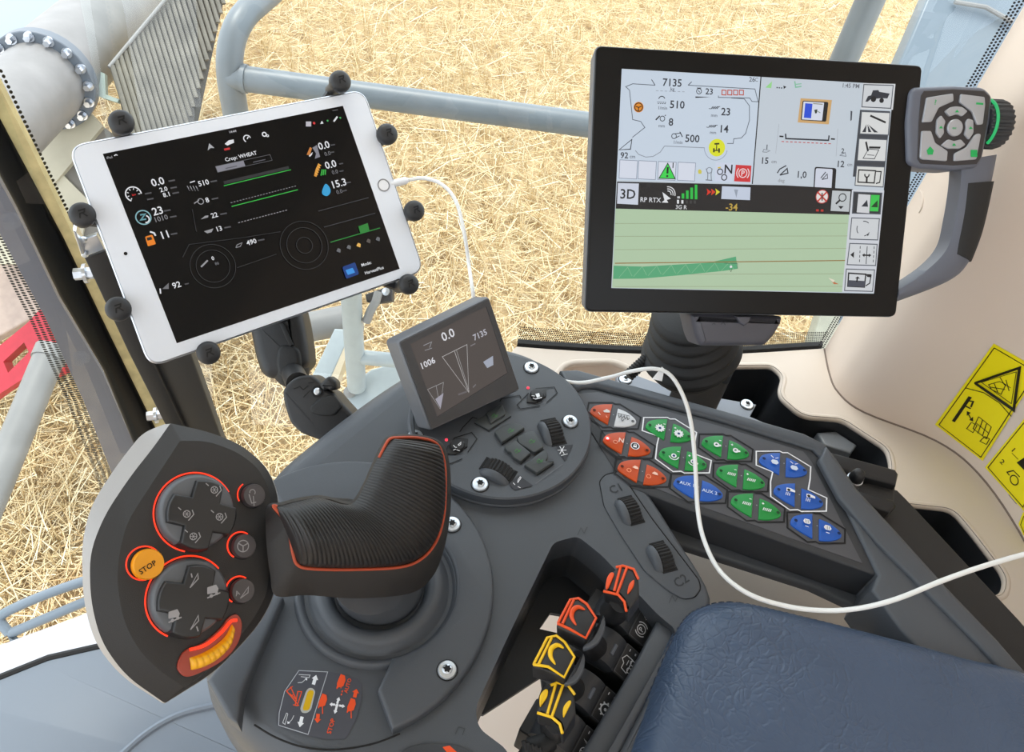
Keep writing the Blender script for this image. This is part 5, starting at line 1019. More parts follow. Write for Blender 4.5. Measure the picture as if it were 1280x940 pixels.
g.poly(Z2([(396, 846), (432, 836), (450, 882), (410, 894)]), (236, 130, 24), 1.5); g.poly(Z2([(404, 852), (426, 846), (432, 860), (408, 866)]), (24, 22, 20)); g.line(Z2([(420, 822), (440, 828), (448, 842)]), 2, W1)
T2('11', 493, 836, 8.4); g.line(Z2([(616, 582), (640, 574)]), 1.2, W1)
for k in range(4): g.line(Z2([(602+k*14, 598), (610+k*14, 612)]), 1.0, (150, 150, 154)); g.line(Z2([(608+k*14, 614), (616+k*14, 622)]), 0.8, (110, 110, 114))
T2('510', 682, 583, 5.8); g.line(Z2([(636, 684), (660, 668)]), 1.2, (150, 150, 154)); g.ring(*Z2([(668, 674)])[0], 3.4, 1.0, (150, 150, 154)); T2('8', 700, 667, 5.6)
g.poly(Z2([(668, 762), (690, 744), (706, 742), (704, 752)]), (150, 150, 154)); T2('22', 735, 741, 5.4); g.poly(Z2([(684, 820), (730, 806), (722, 824), (700, 830)]), (150, 150, 154)); T2('13', 759, 807, 5.4)
g.line(Z2([(840, 900), (846, 886), (870, 876), (862, 894), (840, 900)]), 1.0, (130, 130, 134)); T2('490', 916, 872, 5.4)
g.build('gauges', scn)
w_ = g.w; g = G(FT, w_, e=0.85)
g.poly(Z3([(246, 446), (262, 408), (272, 414), (262, 448)]), (200, 124, 54)); g.poly(Z3([(256, 452), (276, 432), (272, 446), (262, 456)]), W1); g.poly(Z3([(274, 412), (296, 398), (312, 456), (286, 466), (292, 440)]), (130, 130, 140))
T3('0.0', 330, 400, 8); T3('0.0', 348, 440, 4.4, (110, 110, 114)); T3('0.0', 363, 493, 8); T3('0.0', 384, 530, 4.4, (110, 110, 114)); T3('15.3', 405, 585, 8); T3('0.0', 406, 626, 4.4, (110, 110, 114))
g.line(Z3([(288, 552), (296, 520), (308, 492)]), 3.4, (214, 146, 50))
for k in range(5): x, y = 292+k*4, 540-k*11; g.line(Z3([(x-6, y-6), (x+8, y+4)]), 1.4, (236, 170, 70))
for k in range(3): g.line(Z3([(316+k*10, 548-k*2), (322+k*8, 518)]), 1.6, (50, 170, 60))
g.poly(cr(Z3([(338, 588), (358, 606), (362, 630), (346, 648), (324, 640), (322, 620)]), 3).tolist(), (50, 160, 214))
for x, y in ((374, 398), (370, 434), (414, 490), (416, 526), (452, 582), (432, 622)): g.line(Z3([(x-10, y+2), (x+10, y-2)]), 1.6, (70, 70, 74))
g.rect(*Z3([(242, 284)])[0], *Z3([(268, 308)])[0], (190, 188, 196)); g.disc(*Z3([(282, 292)])[0], 1.6, (210, 50, 50)); g.poly(Z3([(312, 296), (320, 280), (328, 294)]), W1); g.disc(*Z3([(348, 280)])[0], 1.2, (60, 160, 80)); g.line(Z3([(378, 284), (396, 260)]), 2, W1); g.disc(*Z3([(410, 266)])[0], 1.2, (60, 160, 80)); g.line(Z3([(372, 232), (398, 226)]), 1.4, (70, 70, 74))
g.line(Z3([(302, 722), (548, 656)]), 0.9, (60, 62, 66)); g.line(Z3([(330, 800), (580, 732)]), 0.9, (60, 62, 66)); g.line(Z3([(362, 874), (604, 804)]), 1.2, (30, 130, 50)); g.poly(Z3([(498, 796), (544, 780), (552, 816), (508, 830)]), (40, 130, 50))
for x, y, c in ((402, 914, GY), (452, 898, GY), (500, 888, (230, 180, 90)), (548, 868, (90, 84, 80)), (594, 858, GY)): g.poly(Z3([(x-12, y+4), (x-4, y-12), (x+10, y-6), (x+8, y+12)]), c, 1)
# ghosted harvester outline behind the figures
g.build('yield_figures', scn)
w_ = g.w; g = G(FT, w_, e=0.85)
g.ring(266, 333, 27, 0.7, DG, 40); g.ring(266, 333, 20, 0.7, DG, 30); g.ring(380, 307, 30, 0.7, DG, 40); g.ring(380, 307, 22, 0.7, DG, 30); g.ring(380, 307, 10, 0.7, DG, 20); g.line([(228, 322), (236, 306), (300, 298), (350, 290)], 0.7, DG); g.line([(296, 335), (345, 318)], 0.7, DG); g.line([(245, 290), (240, 262)], 0.7, DG)
g.line(Z4([(786, 232), (812, 206)]), 2, (150, 150, 154)); T4('0', 832, 198, 4.6); T4('86', 848, 218, 3.6, GY); g.poly(Z4([(634, 318), (660, 294), (660, 318)]), (110, 110, 114)); g.line(Z4([(626, 316), (628, 336)]), 1.6, W1); T4('92', 690, 302, 7.2); g.line(Z4([(722, 300), (738, 296)]), 1.6, (70, 70, 74))
g.poly([(427, 334), (443, 328), (448, 343), (432, 349)], (16, 60, 130), 2); g.poly([(431, 338), (440, 335), (443, 341), (434, 344)], (60, 150, 230)); g.text('Mode:', 457, 330, 3.8, W1); g.text('HarvestPlus', 467, 338, 3.8, W1)
g.build('machine_outline', scn)

# ================================================ tablet holder with ball arm and clamp
th = thing('tablet_holder', 'black X shaped tablet cradle with rubber knobs and ball arm', 'holder', pz(385, 520, 0.66))
KN = mat('knob_rubber', (40, 40, 42), 0.5)
FK = FT.off(0.003)
hub = FT.P(0, 0, -0.016)
mb = MB(); mb.lathe(FT, [(0.03, -0.024), (0.034, -0.018), (0.034, -0.010), (0, -0.0095)], PLASTIC_B, 32); mb.build('hub_plate', th)
tc_ = FT.px(307, 285)
for (x, y) in [(152, 152), (426, 101), (485, 167), (519, 263), (512, 355), (261, 441), (148, 386), (103, 268)]:
    u = FK.px(x, y, 0.006); d = nrm(u-tc_)
    mb = MB(); R_ = 0.0092
    mb.lathe(FK, [(R_*0.62, -0.022), (R_*0.62, -0.012), (R_*0.72, -0.006), (R_*0.98, 0.001), (R_, 0.004), (R_*0.95, 0.0065), (R_*0.72, 0.0085), (R_*0.3, 0.0092), (0, 0.0092)], KN, 28, tuple(u)); k_ = mb.build('rubber_knob', th)
    gg = G(FK.off(0.0090), 0.0003, local=True); s = 0.001
    P_ = lambda L: [tuple(u+np.array(q)*s) for q in L]
    gg.line(P_([(-2.6, -2.8), (-1.6, 0.4), (1.6, 0.8), (2.4, 2.8), (-2.0, 2.6)]), 0.0011, (22, 22, 23)); gg.line(P_([(0.2, 0.4), (2.6, -2.6)]), 0.0011, (22, 22, 23)); gg.build('moulded_mark', k_)
    e = u-d*0.004; mb = MB(); mb.tube([FK.P(*e, -0.020), FK.P(*(e*0.6+tc_*0.4), -0.022), hub], [0.0042, 0.005, 0.006], PLASTIC_B, 8); mb.build('finger_arm', th)
Q8 = lambda L: zz(L, 260, 350, 4.7)
fa_ = Fr(pz(350, 440, 0.735), W@[1, 0, 0], W@[0, 1, 0])
mb = MB(); mb.pprism(fa_, [(308, 405), (330, 380), (372, 380), (378, 405), (383, 437), (384, 455), (376, 464), (354, 474), (332, 473), (323, 466), (316, 446)], -0.034, 0, PLASTIC_B, 0.012, 6, r=0.006); mb.build('socket_arm', th)
mb = MB(); mb.pprism(fa_.off(0.003), [(346, 436), (352, 431), (366, 431), (374, 438), (376, 458), (360, 470), (348, 470), (344, 456)], -0.02, 0, RUBBER, 0.004, 4, r=0.004); mb.build('socket_face', th)
mb = MB(); mb.pprism(fa_.off(0.004), [(349, 405), (354, 404), (366, 431), (362, 433)], -0.008, 0, RUBBER, 0.001); mb.build('clamp_slot', th)
mb = MB(); mb.tube([fa_.P(*fa_.px(350, 395), -0.015), (fa_.P(*fa_.px(345, 380), -0.02)+hub)/2, hub], [0.016, 0.014, 0.014], PLASTIC_B, 20); mb.build('ball_stem', th)
fc_ = Fr(pz(390, 505, 0.69), W@[1, 0, 0], W@[0, 1, 0]); s1 = fc_.P(*fc_.px(368, 480), -0.012); s2 = fa_.P(*fa_.px(358, 462), -0.016)
mb = MB(); mb.tube([s2, s1], 0.0105, PLASTIC_B, 20); mb.sphere(s2, 0.017, RUBBER, 18); mb.build('ball_stud', th)
mb = MB(); mb.pprism(fc_, Q8([(432, 650), (470, 600), (520, 566), (600, 556), (640, 580), (690, 640), (735, 660), (785, 720), (860, 800), (700, 960), (540, 900), (478, 838), (446, 740)]), -0.035, 0, PLASTIC_B, 0.004, r=0.004); mb.build('clamp_body', th)
mb = MB(); mb.pprism(fc_.off(0.004), Q8([(596, 740), (660, 692), (735, 668), (790, 740), (740, 800), (660, 800), (600, 780)]), -0.012, 0, RUBBER, 0.002, r=0.004); mb.build('clamp_jaw', th)
mb = MB(); mb.pprism(fc_.off(0.006), Q8([(650, 620), (690, 575), (712, 564), (752, 594), (756, 636), (718, 652), (700, 640), (676, 648)]), -0.016, 0, PLASTIC_B, 0.003, r=0.002); mb.build('lever_tab', th)
mb = MB(); u = fc_.px(*Q8([(645, 655)])[0]); mb.lathe(fc_, [(0.0058, 0.0002), (0.0058, 0.0004), (0, 0.0004)], DARKHOLE, 6, tuple(u)); mb.lathe(fc_, [(0.0032, 0.0005), (0.0032, 0.0016), (0.002, 0.0026), (0, 0.0026)], SILVER, 16, tuple(u)); mb.build('bolt', th)
g = G(fc_, 0.0004)
for L in ([(505, 640), (540, 625), (560, 645), (590, 620)], [(560, 690), (600, 650)], [(590, 605), (625, 600)]): g.line(Q8(L), 1.2, (14, 14, 15))
g.line(Q8([(450, 660), (620, 850)]), 0.8, (52, 52, 56)); g.build('moulded_marks', th)

# ================================================ terminal monitor
FM = Fr([0.157, 0.53, 0.911], [0.98, 0.19, 0.01], [-0.13, 0.63, 0.77])
mn = thing('terminal_monitor', 'large black framed machine terminal screen with side keypad handle', 'monitor', FM.P(0, -0.1, -0.02))
mp = fillet(ccw([FM.px(*q) for q in [(745, 57), (1153.5, 82), (1120, 396), (732, 389)]]), 0.005)
mb = MB(); mb.loft([[FM.P(*q, -0.034) for q in inset(mp, 0.010)], [FM.P(*q, -0.026) for q in inset(mp, 0.002)], [FM.P(*q, -0.003) for q in inset(mp, -0.0006)], [FM.P(*q, -0.001) for q in inset(mp, 0.0008)]], GREYH, True, True, False); mb.build('housing', mn)
mb = MB(); mb.prism(FM, mp, -0.0035, 0, BEZEL, 0.0012); mb.build('bezel', mn)
SC4 = [(777, 86), (1117, 106), (1092, 367), (764, 360)]
mb = MB(); mb.prism(FM, [FM.px(*q) for q in SC4], -0.0005, 0.0002, mat('lcd_glass', (20, 22, 24), 0.2)); ms_ = mb.build('screen', mn)
E1 = 0.85
g = G(FM, 0.00035, e=E1); LW = (196, 206, 216); LB = (214, 220, 234); K0 = (44, 48, 58); KD = (24, 25, 30)
A = lambda L: zz(L, 740, 60, 5.527); B = lambda L: zz(L, 930, 60, 5.527); C = lambda L: zz(L, 740, 220, 5.527); D = lambda L: zz(L, 930, 220, 5.527)
g.poly(SC4, LW)
def tx(s, f, x, y, h, c=K0, ang=0): g.text(s, *f([(x, y)])[0], h*1.2, c, ang)
g.poly(A([(205, 148), (1166, 200), (1106, 938), (170, 912)]), (200, 213, 228)); g.line(A([(1166, 198), (1106, 940)]), 1.4, KD)
g.line(A([(435, 258), (280, 248), (232, 268), (258, 292), (280, 495), (335, 508), (364, 550), (278, 618)]), 0.9, (90, 98, 110)); g.line(A([(410, 218), (435, 258)]), 0.9, K0); g.line(A([(662, 258), (688, 234)]), 0.9, K0); g.line(A([(662, 258), (1124, 284), (1146, 372), (1104, 370), (1088, 346), (872, 342), (872, 330)]), 0.9, (90, 98, 110))
g.line(A([(960, 346), (1050, 352), (1086, 400), (1086, 500), (1060, 590), (1030, 622), (978, 628), (974, 660), (932, 660)]), 0.9, (90, 98, 110)); g.line(A([(775, 690), (500, 678), (470, 720), (420, 750), (370, 754), (320, 735), (298, 708)]), 0.9, (140, 148, 160)); g.line(A([(440, 296), (650, 304)]), 0.7, (150, 158, 170), dash=3); g.ring(*A([(855, 690)])[0], 15, 0.8, (150, 160, 180), 30, 180, 350)
tx('7135', A, 553, 240, 7.4); tx('kg', A, 555, 284, 3.4, (100, 106, 118)); tx('23', A, 808, 301, 6); tx('26', A, 1104, 218, 4.6, (90, 96, 106)); tx('C', A, 1134, 220, 3.8, (120, 126, 136)); tx('510', A, 588, 392, 7.6); tx('8', A, 544, 512, 7.4); tx('500', A, 692, 626, 7.4); tx('23', A, 922, 441, 7.4); tx('14', A, 914, 560, 7.4)
for s_, x, y in (('1/min', 488, 415), ('mm', 480, 538), ('1/min', 594, 652), ('mm', 842, 466), ('mm', 834, 584)): tx(s_, A, x, y, 3.2, (110, 116, 128))
tx('92', A, 222, 742, 6); tx('cm', A, 278, 750, 3.6, (110, 116, 128)); g.line(A([(186, 704), (274, 632), (264, 700)]), 1.2, K0, True)
for k in range(4): x = 910+k*40; g.line(A([(x-14, 292), (x+14, 294), (x+13, 326), (x-15, 324)]), 1.2, (190, 80, 60), True)
g.ring(*A([(737, 300)])[0], 3.2, 0.9, K0); g.line(A([(722, 278), (752, 278)]), 0.9, K0); g.line(A([(730, 294), (744, 308)]), 0.8, K0); g.poly(A([(712, 336), (820, 340), (712, 346)]), KD)
g.disc(*A([(320, 410)])[0], 6.4, (226, 140, 40), 24); g.ring(*A([(320, 410)])[0], 5.0, 1.2, (60, 40, 16)); g.line(A([(300, 404), (320, 412), (340, 404)]), 1.2, (60, 40, 16)); g.line(A([(320, 412), (318, 436)]), 1.2, (60, 40, 16))
g.ring(*A([(480, 358)])[0], 4, 1.0, KD, 12, 20, 170); g.line(A([(450, 374), (514, 378)]), 0.9, K0, dash=1.4); g.line(A([(452, 384), (512, 386)]), 0.9, K0, dash=1.4); g.line(A([(438, 498), (466, 470)]), 1.6, KD); g.ring(*A([(484, 489)])[0], 3, 0.9, K0); g.line(A([(500, 470), (508, 464)]), 1.0, KD)
g.ring(*A([(564, 610)])[0], 3, 0.9, K0); g.line(A([(566, 594), (606, 590)]), 0.9, K0); g.line(A([(568, 626), (602, 608)]), 0.9, K0); g.line(A([(604, 580), (622, 616)]), 1.2, K0)
for x, y in ((840, 414), (822, 542)):
    for k in range(5): g.line(A([(x-20+k*10, y+8), (x-8+k*10, y-8)]), 1.0, K0)
    g.line(A([(x-36, y+6), (x-20, y+8)]), 0.7, K0); g.line(A([(x+24, y-6), (x+42, y-8)]), 0.7, K0)
g.disc(*A([(859, 690)])[0], 10.6, (222, 226, 40), 32); g.line(A([(842, 664), (876, 662)]), 2, (60, 60, 16)); g.line(A([(858, 664), (856, 712)]), 1.2, (60, 60, 16)); g.line(A([(838, 694), (838, 722)]), 2.2, (60, 60, 16)); g.line(A([(874, 694), (874, 724)]), 2.2, (60, 60, 16)); g.line(A([(838, 710), (874, 708)]), 1.4, (60, 60, 16))
for x0, x1 in ((190, 312), (320, 442), (456, 578), (592, 712)): g.poly(A([(x0, 774+(x0-190)*0.04), (x1, 780+(x0-190)*0.04), (x1-8, 906+(x0-190)*0.035), (x0-6, 900+(x0-190)*0.035)]), LB, 1); g.line(A([(x0, 774+(x0-190)*0.04), (x1, 780+(x0-190)*0.04), (x1-8, 906+(x0-190)*0.035), (x0-6, 900+(x0-190)*0.035)]), 0.7, (130, 140, 160), True)
g.poly(A([(520, 792), (576, 908), (454, 904)]), (24, 60, 30)); g.poly(A([(520, 804), (566, 902), (464, 898)]), (60, 214, 80)); g.line(A([(520, 824), (517, 868)]), 2.4, KD); g.disc(*A([(516, 886)])[0], 1.4, KD); tx('1', A, 556, 812, 5.4, KD)
g.poly(A([(728, 846), (740, 838), (754, 850), (752, 870), (730, 870)]), (206, 196, 80), 1); g.line(A([(784, 834), (796, 872), (794, 912)]), 1.0, (120, 126, 136)); g.line(A([(826, 834), (818, 874), (820, 914)]), 1.0, (120, 126, 136)); g.ring(*A([(806, 846)])[0], 3.4, 0.8, (120, 126, 136)); g.line(A([(780, 912), (826, 916)]), 1.2, (120, 126, 136))
g.poly(A([(850, 790), (974, 796), (962, 926), (844, 918)]), (206, 214, 232), 1); tx('N', A, 938, 838, 9, KD); g.ring(*A([(880, 856)])[0], 3.4, 1.2, KD); g.ring(*A([(908, 895)])[0], 3.4, 1.2, KD); g.line(A([(864, 830), (884, 826)]), 1.6, (214, 190, 60))
g.poly(A([(988, 808), (1096, 814), (1088, 928), (976, 922)]), (206, 52, 56)); g.ring(*A([(1037, 866)])[0], 5.2, 1.2, (236, 216, 220)); tx('P', A, 1038, 866, 5.4, (240, 222, 226)); g.ring(*A([(1037, 866)])[0], 8, 1.2, (236, 216, 220), 12, 135, 225); g.ring(*A([(1037, 866)])[0], 8, 1.2, (236, 216, 220), 12, -45, 45)
# right upper pane
g.build('machine_view', ms_)
w_ = g.w; g = G(FM, w_, e=E1)
g.poly(B([(142, 276), (188, 232), (182, 280)]), (150, 214, 140)); g.line(B([(218, 276), (264, 280)]), 1.4, K0, dash=1.4); g.poly(B([(266, 262), (286, 272), (268, 286)]), KD); g.line(B([(344, 232), (350, 274), (390, 268)]), 1.6, (130, 190, 160)); g.line(B([(350, 254), (390, 250)]), 1.2, (130, 190, 160)); tx('1:45 PM', B, 732, 264, 4.2, (110, 114, 122))
g.poly(B([(384, 350), (600, 362), (578, 530), (364, 516)]), (206, 166, 110)); g.poly(B([(398, 366), (576, 376), (560, 512), (384, 500)]), KD, 2); g.poly(B([(404, 372), (546, 380), (532, 504), (392, 496)]), LB, 1); g.poly(B([(416, 384), (466, 388), (456, 488), (406, 484)]), (38, 78, 214)); g.line(B([(470, 386), (536, 392)]), 1.2, (150, 150, 140)); g.poly(B([(478, 430), (500, 426), (496, 452), (484, 456)]), (50, 60, 50)); g.line(B([(500, 440), (520, 450)]), 0.8, (120, 140, 120))
g.line(B([(280, 594), (282, 628), (576, 640), (580, 606)]), 1.8, K0); g.line(B([(238, 612), (266, 614)]), 1.8, KD); g.line(B([(592, 630), (620, 632)]), 1.8, KD); g.line(B([(252, 648), (604, 664)]), 1.0, (190, 60, 60), dash=3.2); g.line(B([(234, 528), (212, 730)]), 0.6, (170, 176, 186)); g.line(B([(640, 560), (628, 750)]), 0.6, (170, 176, 186)); g.poly(B([(728, 436), (740, 440), (736, 500), (726, 508)]), (70, 74, 84))
tx('1', B, 152, 686, 4.8); g.line(B([(122, 720), (130, 702), (172, 712), (150, 722), (122, 720)]), 0.8, (120, 126, 136)); tx('15', B, 140, 780, 6.4); tx('cm', B, 200, 786, 3.4, (130, 134, 142)); tx('2', B, 674, 712, 4.8); g.line(B([(652, 744), (690, 724), (696, 750), (652, 744)]), 0.8, (120, 126, 136)); tx('12', B, 662, 803, 6.4); tx('cm', B, 722, 806, 3.4, (130, 134, 142)); tx('1,0', B, 394, 876, 6.6); tx('deg', B, 250, 916, 3.6, (150, 154, 160))
g.line(B([(222, 866), (240, 838), (284, 814)]), 1.4, K0); g.line(B([(240, 880), (290, 834), (296, 866), (240, 880)]), 1.4, K0)
g.poly(B([(480, 822), (630, 832), (618, 1010), (470, 1000)]), KD, 3); g.poly(B([(488, 832), (604, 838), (594, 996), (478, 988)]), (206, 212, 226), 2); g.line(B([(522, 900), (556, 858)]), 1.2, K0); g.line(B([(530, 910), (566, 872), (568, 902), (530, 910)]), 1.0, K0)
# right key column
g.build('implement_view', ms_)
w_ = g.w; g = G(FM, w_, e=E1)
def key(f, L, c=(206, 210, 214)): g.poly(f(L), c, 1); g.line(f(L), 1.2, (84, 90, 100), True)
g.poly(B([(792, 430), (1000, 440), (958, 900), (742, 890)]), (62, 66, 74)); g.poly(B([(812, 246), (1036, 252), (1018, 430), (798, 424)]), (214, 217, 220))
key(B, [(818, 256), (1020, 262), (1004, 420), (804, 410)]); g.poly(B([(846, 336), (868, 330), (880, 296), (918, 294), (924, 306), (996, 318), (980, 352), (940, 350), (900, 354), (870, 352), (846, 374), (828, 374)]), K0); g.disc(*B([(884, 356)])[0], 3.6, KD); g.disc(*B([(940, 366)])[0], 3.0, KD)
key(B, [(802, 442), (998, 450), (986, 604), (790, 596)], (216, 218, 218)); g.poly(B([(806, 584), (836, 530), (832, 584)]), K0); g.poly(B([(842, 530), (870, 584), (848, 584)]), K0); g.poly(B([(846, 530), (916, 586), (888, 586)]), K0); g.line(B([(862, 470), (968, 518)]), 2.4, KD)
key(B, [(784, 628), (978, 636), (966, 786), (772, 780)], (216, 218, 218)); g.line(B([(832, 650), (846, 716)]), 2.4, KD); g.poly(B([(854, 682), (934, 684), (928, 698), (852, 696)]), KD); g.line(B([(850, 700), (920, 706), (890, 768), (812, 764), (850, 700)]), 0.9, K0); g.line(B([(840, 740), (890, 744)]), 0.8, K0)
key(B, [(768, 816), (960, 824), (950, 962), (756, 950)], (214, 216, 214)); g.line(B([(782, 844), (898, 850), (888, 934), (776, 928)]), 1.6, KD, True); g.line(B([(836, 930), (838, 890)]), 2.4, KD); g.ring(*B([(838, 878)])[0], 2.8, 1.6, KD, 14, 160, 380); g.line(B([(902, 854), (936, 856), (926, 930), (900, 938)]), 1.4, KD)
# status bar and map
g.build('upper_menu_keys', ms_)
w_ = g.w; g = G(FM, w_, e=E1)
g.poly(C([(168, 40), (1106, 62), (1320, 66), (1792, 92), (1768, 270), (158, 228)]), (30, 28, 30))
g.poly(C([(174, 50), (318, 54), (312, 200), (168, 192)]), (206, 212, 226)); tx('3D', C, 243, 126, 9.6, KD); tx('RP RTX', C, 400, 166, 4.7, (214, 216, 222)); g.poly(C([(480, 112), (538, 158), (510, 166), (520, 186), (474, 184), (494, 168)]), (226, 228, 232))
for r_ in (4, 6.6, 9.2): g.ring(*C([(518, 128)])[0], r_, 1.1, (226, 228, 232), 12, -10, 100)
for k in range(5): x = 592+k*30; h = 14+k*22; g.poly(C([(x-10, 156-h+k*2), (x+8, 156-h+k*2), (x+8, 156+k*1.5), (x-10, 156+k*1.5)]), (40, 190, 70) if k else (200, 204, 208))
g.rect(*C([(580, 166)])[0], *C([(594, 192)])[0], W1); g.rect(*C([(610, 168)])[0], *C([(624, 192)])[0], W1)
for x in (648, 676, 704): g.rect(*C([(x-8, 170)])[0], *C([(x+6, 192)])[0], (60, 60, 62))
tx('3G R', C, 610, 216, 4, (214, 216, 220))
for k, c in enumerate(((214, 50, 30), (214, 60, 30), (220, 210, 50))): x = 784+k*30; g.poly(C([(x, 88), (x+32, 112), (x, 136), (x+6, 112)]), c)
g.poly(C([(890, 72), (1086, 80), (1082, 168), (884, 160)]), (196, 206, 224)); g.poly(C([(972, 94), (1000, 96), (988, 152)]), (150, 160, 176)); tx('-34', C, 956, 216, 7, (190, 160, 70))
g.disc(*D([(528, 144)])[0], 8.4, (224, 222, 220), 28); g.ring(*D([(528, 144)])[0], 8.0, 1.0, (190, 60, 60)); g.line(D([(496, 112), (560, 178)]), 2, (200, 60, 50)); g.line(D([(560, 112), (496, 178)]), 2, (200, 60, 50)); g.line(D([(528, 118), (528, 172)]), 1.6, (60, 60, 60)); g.line(D([(486, 238), (550, 240)]), 2.6, (190, 50, 40), dash=3)
g.poly(D([(598, 102), (724, 108), (712, 248), (586, 242)]), (190, 196, 200)); g.ring(*D([(668, 150)])[0], 4.6, 1.2, KD); g.line(D([(650, 168), (622, 194)]), 2.2, KD); g.poly(D([(638, 208), (676, 210), (656, 230)]), KD)
g.build('status_bar', ms_)
w_ = g.w; g = G(FM, w_, e=E1)
mp_ = C([(158, 228), (1768, 270)]) ; ml = [(768.3, 261), (1059, 268.5), (1050.5, 365), (764, 359.3)]
g.poly(ml, (176, 200, 168))
def mapline(yl, yr, c, w): g.line([(767.5, yl), (1057, yr)], w, c)
for yl, yr in ((279.5, 279.3), (295.5, 295), (312, 310.5), (343, 342), (358, 357.8)): mapline(yl, yr, (150, 160, 130), 0.6)
g.poly([(766, 332)]+C([(350, 625), (600, 610), (800, 598), (985, 556), (995, 640), (900, 655), (600, 685), (340, 708), (140, 710)]), (86, 166, 120))
for k in range(8): x = 180+k*100; g.line(C([(x, 700-k*6), (x+60, 630-k*5), (x+90, 690-k*6)]), 0.5, (140, 190, 150))
mapline(329, 325.5, (146, 112, 60), 1.2); g.disc(*C([(950, 626)])[0], 1.6, W1, 10); g.line(C([(940, 640), (950, 660), (958, 640)]), 0.6, (60, 90, 70)); g.line(C([(905, 602), (995, 605), (995, 640)]), 0.5, (50, 80, 60))
g.poly([(1036, 350), (1046, 355), (1040, 355)], (190, 110, 70)); g.poly([(1033, 347), (1041, 350), (1039, 353)], (226, 220, 200))
g.build('field_map', ms_)
w_ = g.w; g = G(FM, w_, e=E1)
g.poly(D([(732, 96), (954, 102), (884, 806), (664, 796)]), (206, 210, 218))
key(D, [(744, 112), (938, 120), (926, 264), (734, 258)], (50, 52, 58)); g.poly(D([(776, 126), (860, 132), (850, 258), (764, 252)]), (208, 210, 214)); g.poly(D([(864, 132), (922, 134), (912, 246), (854, 244)]), (60, 196, 80)); g.poly(D([(796, 212), (836, 166), (842, 214)]), K0); g.poly(D([(862, 216), (908, 168), (908, 218)]), (24, 60, 30))
key(D, [(730, 290), (920, 296), (908, 442), (716, 436)])
for a0_, a1_ in ((50, 100), (160, 220), (280, 330)): g.ring(*D([(812, 364)])[0], 9, 1.0, K0, 10, a0_, a1_)
g.poly(D([(836, 404), (850, 404), (838, 416)]), KD)
key(D, [(716, 466), (904, 472), (894, 618), (698, 612)]); g.poly(D([(720, 544), (746, 522), (744, 566)]), KD); g.line(D([(788, 484), (782, 606)]), 0.9, K0, dash=3); g.line(D([(836, 486), (828, 608)]), 1.0, K0); g.line(D([(884, 486), (876, 608)]), 0.9, K0, dash=3); g.line(D([(806, 546), (856, 548)]), 1.8, KD); g.poly(D([(800, 546), (818, 534), (816, 560)]), KD); g.poly(D([(864, 547), (848, 536), (846, 562)]), KD)
key(D, [(692, 642), (886, 648), (872, 796), (680, 790)]); g.line(D([(708, 670), (826, 678), (816, 766), (702, 760)]), 1.8, KD, True); g.poly(D([(706, 718), (822, 724), (816, 766), (702, 760)]), (70, 74, 86)); g.line(D([(764, 730), (768, 700)]), 2.0, KD); g.poly(D([(752, 706), (786, 708), (770, 692)]), KD); g.line(D([(828, 684), (862, 686), (852, 740), (824, 758)]), 1.4, KD); g.poly(D([(830, 676), (866, 678), (864, 700), (834, 696)]), KD, 1)
g.build('lower_menu_keys', ms_)
# side keypad and handle
H = lambda L: zz(L, 1080, 60, 2.685)
FHd = FM.off(0.004); HM = mat('handle_plastic', (96, 100, 112), 0.42, bump=0.15, scale=1800, dist=0.0003); KS = mat('silver_key', (170, 172, 178), 0.35, metal=0.3)
mb = MB(); mb.pprism(FHd, H([(172, 130), (300, 124), (405, 130), (436, 158), (430, 240), (402, 372), (384, 402), (300, 412), (186, 404), (150, 388), (146, 250), (158, 148)]), -0.022, 0, HM, 0.004, 4, r=0.004); kp = mb.build('keypad_head', mn)
fkp = FHd.off(0.0)
mb = MB(); mb.pprism(fkp, H([(202, 144), (300, 138), (404, 144), (424, 164), (416, 240), (394, 366), (378, 390), (300, 394), (192, 388), (180, 372), (184, 250), (192, 160)]), -0.002, 0.0006, mat('keypad_recess', (52, 48, 50), 0.5), 0.0004); mb.build('keypad_face', kp)
fk2 = fkp.off(0.0006)
for L in ([(212, 166), (300, 152), (302, 178), (252, 200), (228, 248), (197, 250)], [(326, 154), (406, 164), (408, 190), (400, 256), (380, 258), (364, 214), (322, 182)], [(195, 278), (226, 278), (240, 318), (282, 346), (279, 380), (196, 374), (189, 366)], [(384, 286), (394, 290), (378, 374), (303, 380), (304, 354), (346, 332), (372, 292)],
          [(272, 212), (292, 198), (312, 195), (332, 198), (349, 212), (330, 230), (312, 222), (288, 230)], [(246, 240), (260, 225), (275, 246), (268, 268), (270, 286), (256, 304), (243, 284)], [(350, 236), (368, 242), (369, 284), (353, 308), (338, 290), (344, 268), (342, 250)], [(260, 326), (284, 306), (304, 312), (326, 306), (342, 324), (322, 338), (282, 338)]):
    mb = MB(); mb.pprism(fk2, H(L), -0.001, 0.0016, KS, 0.0006, r=0.0012); mb.build('key', kp)
mb = MB(); mb.lathe(fk2, [(0.0064, -0.001), (0.0064, 0.001), (0.0058, 0.0016), (0, 0.0018)], KS, 28, tuple(fk2.px(*H([(303, 268)])[0]))); mb.build('centre_key', kp)
g = G(fk2.off(0.0018), 0.0001); GG = (40, 170, 90)
g.text('?', *H([(240, 182)])[0], 6, GG); g.poly(H([(210, 344), (222, 330), (234, 344), (230, 358), (214, 358)]), GG); g.line(H([(376, 186), (400, 188)]), 2.4, GG); g.rect(*H([(358, 342)])[0], *H([(380, 366)])[0], GG); g.text('esc', *H([(303, 268)])[0], 3, GG)
for x, y in ((312, 212), (258, 266), (358, 268), (302, 324)): g.poly(H([(x-7, y+4), (x, y-5), (x+7, y+4)]), GG)
g.build('key_symbols', kp)
